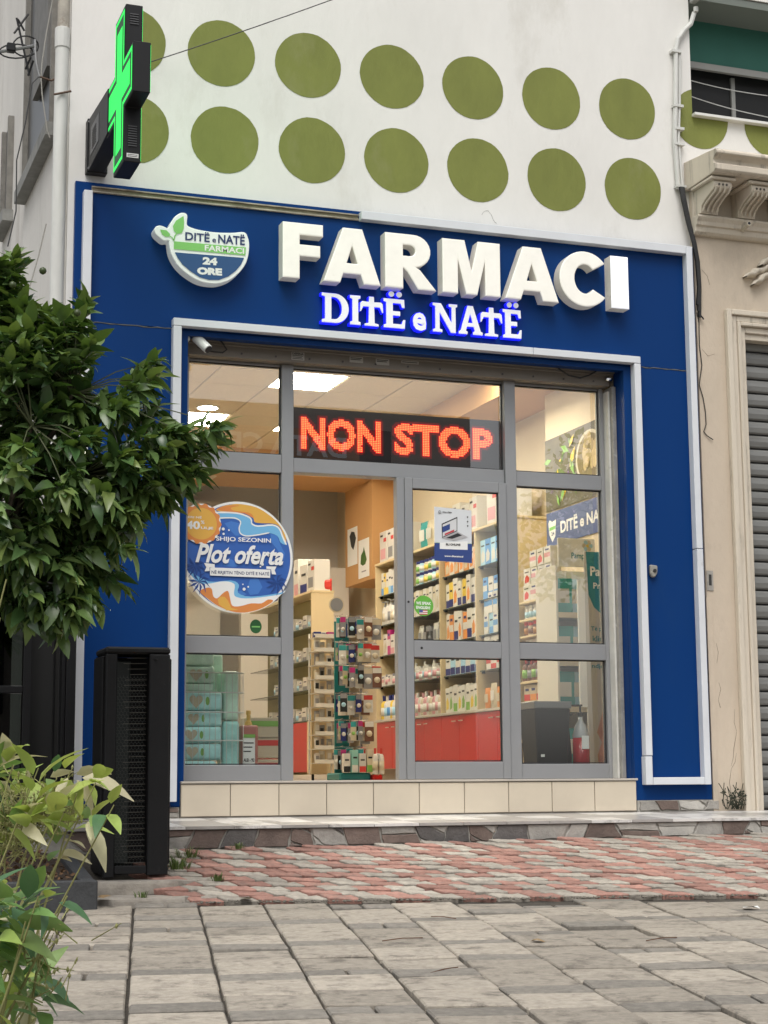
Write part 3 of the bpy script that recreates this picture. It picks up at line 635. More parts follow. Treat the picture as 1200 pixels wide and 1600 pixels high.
for wd,x0,x1,z0,z1 in (('NON',-1.135,-.515,2.845,3.072),('STOP',-.405,.375,2.845,3.072)):
    w = MB(); g_ = MB(); h_ = MB(); vs,f2 = text2d(wd,.040,0.,0.,1.04); st = .0132; n = int((x1-x0)/st); m_ = int((z1-z0)/st)
    bb = [(f, min(vs[i][0] for i in f),max(vs[i][0] for i in f)) for f in f2]
    for i in range(n+1):
        u = (i+.5)/(n+1); sub = [f for f,a,c in bb if a <= u <= c]
        for j in range(m_+1):
            if inside(vs, sub, u, (j+.5)/(m_+1)) and random.random() > .01:
                x = x0+i*st; z = z0+j*st; r = .0040
                w.add([(x-r,.3425,z-r),(x+r,.3425,z-r),(x+r,.3425,z+r),(x-r,.3425,z+r)],[(0,1,2,3)])
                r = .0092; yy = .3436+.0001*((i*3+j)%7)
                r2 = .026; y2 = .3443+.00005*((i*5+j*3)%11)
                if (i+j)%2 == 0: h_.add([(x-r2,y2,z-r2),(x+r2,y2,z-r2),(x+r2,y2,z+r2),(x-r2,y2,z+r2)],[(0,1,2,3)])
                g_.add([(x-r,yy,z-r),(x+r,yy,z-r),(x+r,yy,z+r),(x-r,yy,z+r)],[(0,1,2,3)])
    tag(w.build('led_dots', CORE, ls, recalc=False), kind='stuff'); tag(g_.build('led_glow', GLOW, ls, recalc=False), kind='stuff'); tag(h_.build('led_painted_halo', M('led_painted_halo', (.05,.0,.0), .5, emit=(1,.004,.02), es=.10), ls, recalc=False), kind='stuff')  # widest layer is faint red haze painted behind the letters, not a cover
# ------------------------------------------------------------------ printed films on the glass
SK = {
 'top': [(-1.806,2.333),(-1.762,2.364),(-1.696,2.38),(-1.63,2.387),(-1.515,2.37),(-1.423,2.322),(-1.348,2.26),(-1.297,2.181),(-1.287,2.125),(-1.31,2.172),(-1.331,2.228),(-1.381,2.255),(-1.464,2.255),(-1.522,2.261),(-1.535,2.292),(-1.597,2.322),(-1.696,2.322)],
 'topdark': [(-1.798,2.341),(-1.762,2.361),(-1.696,2.374),(-1.63,2.375),(-1.696,2.358),(-1.679,2.338),(-1.597,2.332),(-1.547,2.32),(-1.532,2.289),(-1.597,2.32),(-1.696,2.321)],
 'wave': [(-1.794,2.315),(-1.663,2.315),(-1.597,2.304),(-1.551,2.284),(-1.543,2.252),(-1.497,2.236),(-1.398,2.246),(-1.339,2.218),(-1.314,2.156),(-1.293,2.108),(-1.331,2.123),(-1.356,2.17),(-1.431,2.188),(-1.514,2.17),(-1.58,2.161),(-1.629,2.175),(-1.638,2.215),(-1.625,2.248),(-1.646,2.271),(-1.712,2.281),(-1.791,2.281)],
 'wl1': [(-1.796,2.319),(-1.712,2.322),(-1.63,2.317),(-1.564,2.295),(-1.546,2.272),(-1.542,2.248),(-1.497,2.233),(-1.389,2.246),(-1.339,2.221),(-1.314,2.164),(-1.289,2.112)],
 'wl2': [(-1.791,2.278),(-1.712,2.284),(-1.659,2.282),(-1.626,2.258),(-1.636,2.215),(-1.628,2.177),(-1.588,2.159),(-1.514,2.167),(-1.423,2.187)],
 'blobA': [(-1.695,2.261),(-1.63,2.248),(-1.642,2.199),(-1.613,2.16),(-1.662,2.158),(-1.711,2.204),(-1.744,2.243)],
 'blobB': [(-1.406,2.185),(-1.356,2.17),(-1.331,2.107),(-1.297,2.043),(-1.305,1.994),(-1.356,2.073),(-1.397,2.12)],
 'blobC': [(-1.767,1.978),(-1.694,1.988),(-1.628,1.951),(-1.661,1.934),(-1.742,1.935)],
 'blobD': [(-1.554,1.849),(-1.496,1.859),(-1.463,1.796),(-1.495,1.747),(-1.553,1.737),(-1.578,1.776)],
 'blobE': [(-1.66,1.758),(-1.611,1.768),(-1.578,1.741),(-1.627,1.723)],
 'mid': [(-1.993,1.89),(-1.855,1.824),(-1.693,1.837),(-1.635,1.807),(-1.643,1.751),(-1.545,1.726),(-1.33,1.76),(-1.293,1.789),(-1.33,1.745),(-1.545,1.712),(-1.651,1.715),(-1.676,1.742),(-1.664,1.802),(-1.709,1.824),(-1.847,1.806),(-1.928,1.812)],
 'white': [(-2.001,1.882),(-1.928,1.813),(-1.847,1.81),(-1.774,1.826),(-1.709,1.827),(-1.666,1.806),(-1.672,1.742),(-1.643,1.717),(-1.545,1.714),(-1.33,1.748),(-1.297,1.777),(-1.38,1.694),(-1.462,1.644),(-1.544,1.616),(-1.626,1.608),(-1.708,1.618),(-1.789,1.651),(-1.854,1.693),(-1.919,1.75),(-1.968,1.812)],
 'bot': [(-1.919,1.75),(-1.871,1.779),(-1.834,1.773),(-1.822,1.722),(-1.793,1.707),(-1.749,1.747),(-1.715,1.76),(-1.7,1.709),(-1.683,1.658),(-1.626,1.656),(-1.545,1.678),(-1.47,1.68),(-1.421,1.709),(-1.384,1.698),(-1.462,1.648),(-1.544,1.62),(-1.626,1.61),(-1.708,1.622),(-1.789,1.655),(-1.854,1.697)],
 'botY': [(-1.789,1.699),(-1.769,1.719),(-1.741,1.72),(-1.716,1.693),(-1.691,1.642),(-1.634,1.629),(-1.724,1.623),(-1.781,1.663)],
 'rib': [(-1.848,1.923),(-1.407,1.922),(-1.409,1.863),(-1.849,1.866)],
 'tailL': [(-1.893,1.953),(-1.816,1.948),(-1.815,1.922),(-1.852,1.925),(-1.852,1.898),(-1.888,1.894),(-1.876,1.924)],
 'tailR': [(-1.438,1.945),(-1.362,1.946),(-1.376,1.919),(-1.365,1.889),(-1.397,1.89),(-1.403,1.925),(-1.437,1.927)],
 'tx': [(-1.807,2.148),(-1.404,2.108),(-1.958,2.094),(-1.31,1.952),(-1.838,1.902),(-1.417,1.878),(-2.041,2.284),(-1.912,2.269),(-2.041,2.248),(-1.923,2.189),(-1.919,2.255),(-1.891,2.23),(-1.918,2.211),(-1.827,2.188),(-1.915,2.232),(-1.924,1.821),(-1.359,1.831)],
 'bub': [(-1.755,2.201),(-1.713,2.194),(-1.752,2.166),(-1.467,1.959),(-1.496,1.967),(-1.481,1.941),(-1.6,1.777),(-1.57,1.794),(-1.609,1.811)],
}
DB = M('print_blue', (.030,.115,.42), .45); MBl = M('print_mid_blue', (.055,.19,.55), .45); LBl = M('print_light_blue', (.17,.45,.72), .45); OR1 = M('print_orange', (.68,.24,.06), .45); OR2 = M('print_amber', (.72,.40,.07), .45); DKB = M('print_deep_blue', (.016,.06,.25), .45)
pk = thing('promotion_sticker', (-1.639,.235,1.604), 'large round blue and orange promotion sticker reading Plot oferta', 'sticker')
y = .234
def lay(n, m, poly):
    global y
    y -= .0002; return flat(n, m, smooth(poly,3) if 9 < len(poly) < 30 else poly, y, pk)
lay('disc', WHITEP, circ(-1.639,2.004,.400,.400,72)); lay('sea', DB, circ(-1.639,2.004,.383,.383,72))
for k in ('blobA','blobB','blobC','blobD','blobE'): lay('sea_shade', MBl, SK[k])
lay('sand', OR2, SK['top']); lay('sand_shade', OR1, SK['topdark']); lay('wave', LBl, SK['wave']); lay('foam', WHITEP, ribbon(SK['wl1'],.011)); lay('foam', WHITEP, ribbon(SK['wl2'],.009))
lay('shallow', LBl, SK['mid']); lay('beach', WHITEP, SK['white']); lay('sand', OR1, SK['bot']); lay('sand_shade', OR2, SK['botY'])
for (px_,pz_) in (SK['tx'][15],SK['tx'][16],(-1.955,1.93)):
    for a in (-160,-125,-90,-55,-20,20,60,120,165):
        r = math.radians(a); L = .085; c = Vector((px_,pz_)); e = c+Vector((math.cos(r)*L,math.sin(r)*L-.012)); mpt = (c+e)/2+Vector((-math.sin(r)*.012,math.cos(r)*.012+.012))
        lay('palm_leaf', DKB, [tuple(c),tuple(mpt+Vector((-math.sin(r),math.cos(r)))*.008),tuple(e),tuple(mpt-Vector((-math.sin(r),math.cos(r)))*.008)])
for (bx_,bz),r in zip(SK['bub'],(.011,.006,.008,.011,.005,.006,.011,.006,.005)): lay('bubble', WHITEP, circ(bx_,bz,r,r,14))
lay('badge_border', WHITEP, circ(-1.915,2.232,.1435,.1435,40)); lay('badge_sun', OR1, [(-1.915+(.140+.008*math.cos(14*a))*math.cos(a), 2.232+(.140+.008*math.cos(14*a))*math.sin(a)) for a in [2*math.pi*i/112 for i in range(112)]]); lay('badge_face', OR2, circ(-1.915,2.232,.113,.113,40))
for k in ('rib','tailL','tailR'): lay('ribbon', WHITEP, SK[k])
def lt(s, x0,x1,z0,z1,m=WHITEP,bold=.03,shear=0.,dz=0.):
    global y
    y -= .0002; return text('lettering', s, m, (x0,y,z0), (x1-x0,0,dz), (0,0,z1-z0), pk, bold, shear)
lt('SHIJO SEZONIN',-1.807,-1.404,2.106,2.146,bold=.022,dz=.0); lt('Plot oferta',-1.955,-1.312,1.955,2.092,bold=.03,shear=.32); lt('NË RRJETIN TËND DITË E NATË',-1.838,-1.417,1.873,1.906,NAVYP,.012)
lt('DERI NË',-2.036,-1.912,2.268,2.286,bold=.015); lt('40',-2.025,-1.924,2.190,2.249,bold=.035); lt('%',-1.919,-1.892,2.230,2.255,bold=.01); lt('ULJE',-1.918,-1.828,2.188,2.211,bold=.025)
LPD = {
 'lap_screen': [(-0.083,2.313),(0.044,2.371),(0.042,2.263),(-0.081,2.207)],
 'lap_screen_in': [(-0.075,2.307),(0.038,2.359),(0.037,2.267),(-0.076,2.215)],
 'lap_blue': [(-0.075,2.29),(-0.016,2.316),(-0.017,2.274),(-0.076,2.246)],
 'lap_base': [(-0.081,2.205),(0.042,2.26),(0.127,2.22),(0.011,2.188)],
 'lap_red': [(-0.059,2.24),(0.017,2.274),(0.017,2.259),(-0.06,2.226)],
 'blue': [(-0.142,2.168),(0.159,2.171),(0.156,2.028),(-0.144,2.035)],
 'grn': [(-0.142,2.175),(-0.097,2.159),(0.159,2.163),(0.159,2.174),(0.075,2.175),(-0.082,2.169)],
 'btn': [(-0.099,2.17),(0.124,2.19),(0.123,2.125),(-0.1,2.124)],
 't': [(-0.051,2.169),(0.065,2.153),(-0.064,2.078),(0.085,2.065),(-0.074,2.407),(-0.002,2.396),(-0.11,2.41),(-0.083,2.385)],
}
lp = thing('laptop_poster', (.01,.243,2.02), 'white poster with a laptop picture taped to the sliding door glass', 'poster')
y = .2435
def lay2(n, m, poly):
    global y
    y -= .0003; return flat(n, m, poly, y, lp)
lay2('paper', M('poster_paper', (.66,.68,.70), .4), [(-.140,2.440),(.159,2.424),(.157,2.026),(-.142,2.034)]); lay2('swoosh', M('print_pale_green', (.35,.5,.3)), LPD['grn']); lay2('blue_field', M('poster_blue', (.03,.06,.22), .4), LPD['blue'])
lay2('button', WHITEP, LPD['btn']); lay2('laptop_screen', ALUD, LPD['lap_screen']); lay2('screen_picture', M('screen_print', (.62,.62,.63)), LPD['lap_screen_in']); lay2('screen_banner', M('poster_blue', ()), LPD['lap_blue']); lay2('screen_banner', M('print_red', (.5,.05,.06)), LPD['lap_red']); lay2('laptop_base', M('print_silver', (.42,.41,.42)), LPD['lap_base'])
lay2('keyboard', ALUD, [(-.052,2.207),(.045,2.248),(.08,2.232),(.0,2.203)])
def lt2(s,x0,x1,z0,z1,m,bold=.03):
    global y
    y -= .0003; return text('lettering', s, m, (x0,y,z0), (x1-x0,0,0), (0,0,z1-z0), lp, bold)
INK = M('ink', (.03,.03,.03))
lt2('BLI ONLINE',-.051,.065,2.152,2.169,INK,.04); lt2('www.ditenate.al',-.064,.085,2.066,2.080,WHITEP); lt2('Dite e Nate',-.074,-.002,2.396,2.408,INK)
for k,z in enumerate((2.372,2.338,2.305)): lay2('icon', INK, circ(.125,z,.006,.006,10))
lay2('icon', INK, circ(-.098,2.400,.012,.012,16)); lay2('icon', M('poster_paper', ()), circ(-.098,2.400,.009,.009,16)); lay2('icon', INK, [(-.104,2.400),(-.094,2.406),(-.096,2.394)])
en = thing('english_sticker', (-.232,.243,1.62), 'round green sticker reading WE SPEAK ENGLISH with a small flag', 'sticker'); y = .2435
flat('disc', M('sticker_green', (.13,.42,.05), .45), circ(-.232,1.697,.076,.076,40), .2428, en)
text('lettering','WE SPEAK',WHITEP,(-.292,.242,1.706),(.118,0,-.002),(0,0,.022),en,.04); text('lettering','ENGLISH!',WHITEP,(-.292,.242,1.674),(.110,0,-.002),(0,0,.022),en,.04)
for i in range(5): flat('flag_stripe', M('flag_red', (.5,.06,.08)) if i%2==0 else WHITEP, rectp(-.268,-.203,1.632+.007*i,1.639+.007*i), .242, en)
flat('flag_canton', M('flag_blue', (.08,.1,.3)), rectp(-.268,-.240,1.648,1.668), .2413, en)
gr_ = thing('green_sticker', (-1.508,.288,1.465), 'small dark green oval sticker low on the left pane', 'sticker'); flat('disc', M('sticker_dark_green', (.02,.11,.03), .45), circ(-1.495,1.52,.043,.05,30), .2885, gr_); flat('print_line', GREENP, rectp(-1.525,-1.465,1.513,1.523), .2878, gr_)
PC = {'white':(.62,.60,.55),'cream':(.55,.48,.35),'blue':(.10,.30,.62),'navy':(.015,.025,.16),'red':(.55,.04,.03),'yellow':(.70,.50,.06),'orange':(.68,.26,.06),'green':(.20,.42,.08),'teal':(.03,.30,.30),'pink':(.60,.30,.32),'magenta':(.40,.02,.16),'black':(.015,.015,.015),'grey':(.25,.25,.26),'brown':(.16,.07,.04),'sky':(.35,.58,.72),'mint':(.25,.52,.46),'amber':(.45,.2,.04)}
PM = lambda c: M('pack_'+c, PC[c], .4, rnd=.06)
# ------------------------------------------------------------------ shop interior: shell
FZ, CZI = .436, 4.17
S_ = lambda o: tag(o, kind='structure')
S_(bx('shop_floor', FLOORI, -2.6,2.25,.51,9.6,.3,FZ))
S_(bx('shop_wall_left', GREYI, -2.7,-2.6,.36,9.6,.3,4.4)); S_(bx('shop_wall_back', GREYI, -2.6,2.25,9.5,9.6,.3,4.4)); S_(bx('shop_wall_right', CREAMI, 2.15,2.25,2.63,9.5,.3,4.4)); S_(bx('shop_wall_right_front', CREAMI, 1.9,2.25,.43,2.62,.3,4.4))
b = MB().box(-2.6,1.9,.43,.47,3.45,4.4); b.box(-2.6,-2.13,.36,.42,.3,4.4); b.box(1.345,1.9,.36,.42,.3,4.4); S_(b.build('shop_wall_front', CREAMI))
ce = S_(bx('shop_ceiling', CEILG, -2.6,2.25,.36,9.6,4.18,4.4))
tm = MB().box(-.303,.303,-.3255,.3255,0,.012).mesh('ceiling_tile', CEIL, .004)
GX = lambda i: -.35+.62*i; GY = lambda j: 3.40+.665*j
LIT = {(0,0),(-1,3),(-2,-3),(2,-2),(1,3),(1,6)}  # includes extra panels out of view, added to brighten the shop
for i in range(-3,3):
    for j in range(-4,7):
        if (i,j) in LIT: continue
        inst('ceiling_tile', tm, (GX(i)+.31,GY(j)+.3325,CZI), parent=ce)
for n_,(i,j) in enumerate(sorted(LIT)):
    t = thing('ceiling_light', (GX(i)+.31,GY(j)+.3325,CZI-.004), {(-2,-3):'square white LED ceiling panel nearest the street on the left',(1,6):'square white LED ceiling panel at the back of the shop',(2,-2):'square white LED ceiling panel over the wooden shelving',(1,3):'square white LED ceiling panel hidden behind the LED message board',(0,0):'square white LED ceiling panel seen through the upper centre glass',(-1,3):'square white LED ceiling panel low in the upper left pane'}.get((i,j),'square white LED ceiling panel deeper in the shop, hidden above the glass'), 'ceiling light', 'ceiling light panels')
    bx('frame', WHITEP, GX(i)+.008,GX(i)+.612,GY(j)+.008,GY(j)+.657,CZI+.002,CZI+.012, t); bx('diffuser', LAMP, GX(i)+.022,GX(i)+.598,GY(j)+.022,GY(j)+.643,CZI-.003,CZI+.001, t)
t = thing('downlight', (-.67,5.1,CZI-.01), 'round recessed ceiling downlight above the square panel', 'ceiling light')
MB().lathe([(.0,0),(.10,0),(.10,.012)],(-.67,5.1,CZI-.014),24).build('diffuser', LAMP, t); MB().lathe([(.102,0),(.12,0),(.12,.012),(.102,.012)],(-.67,5.1,CZI-.013),24).build('ring', WHITEP, t)
bh = bx('ceiling_bulkhead', ORANGE, 1.5,2.149,.48,7.1,3.93,4.179); S_(bh)
b = MB().box(-2.6,1.78,7.1,8.07,3.89,4.179); b.box(1.78,2.149,7.1,8.07,2.735,4.178); bk = S_(b.build('orange_bulkhead', ORANGE))
t = bx('ceiling_vent', CREAMI, -.3,.0,7.35,7.6,3.875,3.889); tag(t, 'small rectangular vent in the orange soffit', 'vent')
dc = thing('dome_camera', (-1.2,6.6,4.05), 'small white dome camera seen under the left transom', 'camera'); MB().lathe([(.06,.03),(.06,.1),(.05,.11)],(-1.2,6.6,4.05),14).build('base', WPL, dc); MB().lathe([(.02,-.03),(.045,-.01),(.055,.03)],(-1.2,6.6,4.05),14).build('dome', ALUD, dc)
def wallprint(name, x, y0,y1,z0,z1,label,mat,cat='poster'):
    t = thing(name, (x,(y0+y1)/2,z0), label, cat); bx('sheet', mat, x-.004,x-.001,y0,y1,z0,z1, t); return t
t = wallprint('notice', 1.78,7.62,7.98,2.97,3.42,'white notice with a dark picture, upper of two on the orange pillar',WHITEP)
vs,f2 = outline([[(7.66,3.28),(7.72,3.36),(7.83,3.38),(7.9,3.33),(7.84,3.2),(7.76,3.15),(7.7,3.22)]]); b = MB(); b.add([(1.775,a,z) for a,z,_ in vs],f2); b.build('picture', M('ink', ()), t)
t = wallprint('notice', 1.78,7.20,7.58,2.78,3.23,'white notice with a green plant, lower of two on the orange pillar',WHITEP)
vs,f2 = outline([[(7.28,2.98),(7.34,3.08),(7.38,3.14),(7.41,3.09),(7.48,3.05),(7.5,2.95),(7.42,2.92),(7.33,2.93)]]); b = MB(); b.add([(1.775,a,z) for a,z,_ in vs],f2); b.build('picture', M('plant_print', (.05,.12,.02)), t)
bx('print_line', PM('grey'), 1.7735,1.7745,7.30,7.46,2.845,2.86, t)
# pale back partition with a sloping handrail
S_(bx('shop_partition', GREYI, .55,1.9,8.3,8.4,FZ,3.0)); S_(bx('shop_partition_side', GREYI, -1.2,.5,9.1,9.2,FZ,3.88))
hr = MB().tube([(-.9,8.9,2.35),(.9,8.25,3.3)], .05, 8).build('sloping_rail', WHITEP); tag(hr, 'pale sloping rail across the back wall', 'rail')
# ------------------------------------------------------------------ product kinds (front faces -y in local space)
CACHE = {}
def carton(w,d,h,base,acc,style=0):
    k = ('c',w,d,h,base,acc,style)
    if k not in CACHE:
        L = [('carton', MB().box(-w/2,w/2,-d/2,d/2,0,h).mesh('carton', PM(base), .002), (0,0,0))]
        f = -d/2-.0012
        R_ = lambda a,b_,c,e,m: MB().box(a*w,b_*w,f,f+.0008,c*h,e*h).mesh('print', m)
        if style == 0: L += [('print', R_(-.47,.47,.03,.33,PM(acc)),(0,0,0)), ('print', R_(-.3,.3,.62,.70,PM('black')),(0,0,0))]
        elif style == 1: L += [('print', R_(.05,.44,.66,.78,PM('red')),(0,0,0)), ('print', R_(-.4,.3,.12,.45,PM(acc)),(0,0,0)), ('print', R_(-.42,-.05,.84,.9,PM('black')),(0,0,0))]
        elif style == 2: L += [('print', R_(-.47,.47,.36,.62,PM(acc)),(0,0,0)), ('print', R_(-.28,.28,.76,.86,PM('navy')),(0,0,0))]
        elif style == 3:
            vs,fs = outline([[(-.3*w,.1*h),(.3*w,.16*h),(.4*w,.4*h),(.05*w,.62*h),(-.3*w,.45*h)]]); m3 = MB(); m3.add([(a,f,c) for a,c,_ in vs],fs)
            L += [('print', m3.mesh('print', PM(acc)),(0,0,0)), ('print', R_(-.32,.32,.74,.8,PM('black')),(0,0,0))]
        CACHE[k] = L
    return CACHE[k], w
def bottle(r,h,base,cap,acc,pump=False):
    k = ('b',r,h,base,cap,acc,pump)
    if k not in CACHE:
        hb = h*.78
        L = [('bottle', MB().lathe([(r*.9,0),(r,.006),(r,hb*.78),(r*.8,hb*.92),(r*.42,hb)],n=12).mesh('bottle', PM(base), smooth=True),(0,0,0)),
             ('cap', (MB().lathe([(r*.45,hb+.001),(r*.45,h)],n=10) if not pump else MB().lathe([(r*.4,hb+.001),(r*.4,hb+.02),(r*.15,hb+.022),(r*.15,h-.012),(r*.3,h-.01),(r*.3,h)],n=8).box(-r*.12,r*.12,-r*1.0,-r*.2,h-.012,h-.002)).mesh('cap', PM(cap)),(0,0,0)),
             ('label', MB().lathe([(r+.0008,h*.15),(r+.0008,h*.5)],n=12).mesh('label', PM(acc), smooth=True),(0,0,0))]
        CACHE[k] = L
    return CACHE[k], 2*r
def jar(r,h,base,lid,acc):
    k = ('j',r,h,base,lid,acc)
    if k not in CACHE:
        CACHE[k] = [('jar', MB().lathe([(r*.95,0),(r,.005),(r,h*.68),(r*.85,h*.76)],n=12).mesh('jar', PM(base), smooth=True),(0,0,0)), ('lid', MB().lathe([(r*.92,h*.765),(r*.92,h)],n=12).mesh('lid', PM(lid)),(0,0,0)), ('label', MB().lathe([(r+.0008,h*.14),(r+.0008,h*.55)],n=12).mesh('label', PM(acc), smooth=True),(0,0,0))]
    return CACHE[k], 2*r
def pouch(w,h,base,acc):
    k = ('p',w,h,base,acc)
    if k not in CACHE:
        b = MB(); n = 6; vs = []
        for s in (-1,1):
            for i in range(n+1):
                for j in range(n+1):
                    u,v = i/n*2-1, j/n*2-1; t = (1-abs(u)**3)*(1-abs(v)**3); vs.append((u*w/2, s*t*w*.16, (v+1)/2*h))
        q = (n+1)**2; fs = []
        for s in (0,q): fs += [(s+i*(n+1)+j, s+(i+1)*(n+1)+j, s+(i+1)*(n+1)+j+1, s+i*(n+1)+j+1) for i in range(n) for j in range(n)]
        b.add(vs,fs)
        CACHE[k] = [('pouch', b.mesh('pouch', PM(base), smooth=True),(0,0,0)), ('print', MB().box(-w*.3,w*.3,-w*.175,-w*.16,h*.3,h*.7).mesh('print', PM(acc), .002),(0,0,0))]
    return CACHE[k], w
def blister(w,h,card,acc,bub='white'):
    k = ('bl',w,h,card,acc,bub)
    if k not in CACHE:
        CACHE[k] = [('blister_pack', MB().box(-w/2,w/2,-.001,.002,-h,0).mesh('card', PM(card), .001),(0,0,0)), ('header', MB().box(-w/2+.002,w/2-.002,-.0025,-.0012,-h*.28,-.003).mesh('header', PM(acc)),(0,0,0)), ('bubble', MB().lathe([(w*.34,0),(w*.3,.012),(w*.14,.02)],n=10).mesh('bubble', PM(bub), smooth=True),(0,-.002,-h*.62))]
        me = CACHE[k][2][1]; me.transform(Matrix.Rotation(math.radians(90),4,'X'))
    return CACHE[k], w
def put(proto, loc, rz, label, cat, group, sc=None):
    root = None
    for nm,me,off in proto:
        if root is None:
            root = inst(nm, me, loc, (0,0,rz)); tag(root, label, cat, group)
            if sc: root.scale = sc
        else:
            c = bpy.data.objects.new(nm, me); COL.objects.link(c); c.parent = root; c.location = off
    return root
RN = random.Random(21)
ORD = ['first','second','third','fourth','fifth','sixth','seventh','eighth','ninth','tenth','eleventh','twelfth','thirteenth','fourteenth','fifteenth','sixteenth','seventeenth']
def run_y(protos, x, ya, yb, z, label, cat, group, gap=.006, jx=.006):
    """fill one shelf from ya to yb, products facing the aisle (-x)"""
    yy = ya; i = 0; made = []
    while True:
        pr, w = protos[i % len(protos)]
        if yy+w > yb: break
        made.append(put(pr, (x+RN.uniform(-jx,jx), yy+w/2, z), -math.pi/2+RN.uniform(-.05,.05), label, cat, group)); yy += w+gap+RN.uniform(0,gap); i += 1
    for k,o in enumerate(made[::-1]): o['label'] = '%s %s from left, %s' % (ORD[k], cat, label)
# ------------------------------------------------------------------ wall shelving on the right
ws = thing('wall_shelving', (1.95,5.0,FZ), 'long beech wall shelving with glass shelves and red base cabinets', 'shelving')
DIV = [3.10,4.04,5.0,5.98,6.98]; XS = 1.78
bx('back_panel', BEECH, 2.12,2.145,3.10,7.0,FZ,2.87, ws)
for d in DIV: bx('divider', BEECH, XS,2.119,d,d+.022,1.113,2.858, ws, .001)
bx('top_board', BEECH, XS-.004,2.149,3.09,7.01,2.859,2.884, ws, .002); bx('counter', M('counter_edge', (.5,.46,.4), .4), XS-.02,2.119,3.09,7.01,1.085,1.111, ws, .002)
bx('toe_kick', M('toe_kick', (.30,.25,.19), .5), XS+.05,2.119,3.10,7.0,FZ+.001,.565, ws)
for i in range(4):
    for k in range(2):
        a = DIV[i]+(DIV[i+1]-DIV[i])*k/2+.003; c = DIV[i]+(DIV[i+1]-DIV[i])*(k+1)/2-.003
        o = bx('cabinet_door', RED, XS,XS+.02,a,c,.568,1.082, ws, .002); yc = c-.09 if k == 0 else a+.09
        MB().cyl((XS-.02,yc-.06,1.02),(XS-.02,yc+.06,1.02),.007,n=8).build('handle', CHROME, o)
ZS = [1.487,1.83,2.175,2.51]
for i in range(4):
    for z in ZS:
        o = bx('glass_shelf', SHELFG, XS+.03,2.115,DIV[i]+.024,DIV[i+1]-.002,z-.009,z, ws)
        for yy in (DIV[i]+.05,DIV[i+1]-.03): bx('shelf_peg', BLACKM, XS+.04,XS+.07,yy-.008,yy+.008,z-.028,z-.0095, o)
bay = ['nearest beech bay','third beech bay','second beech bay','farthest beech bay']; rowname = ['counter','lowest glass shelf','second glass shelf','third glass shelf','top glass shelf','top board']
RZ = [1.112,1.488,1.831,2.176,2.511,2.885]
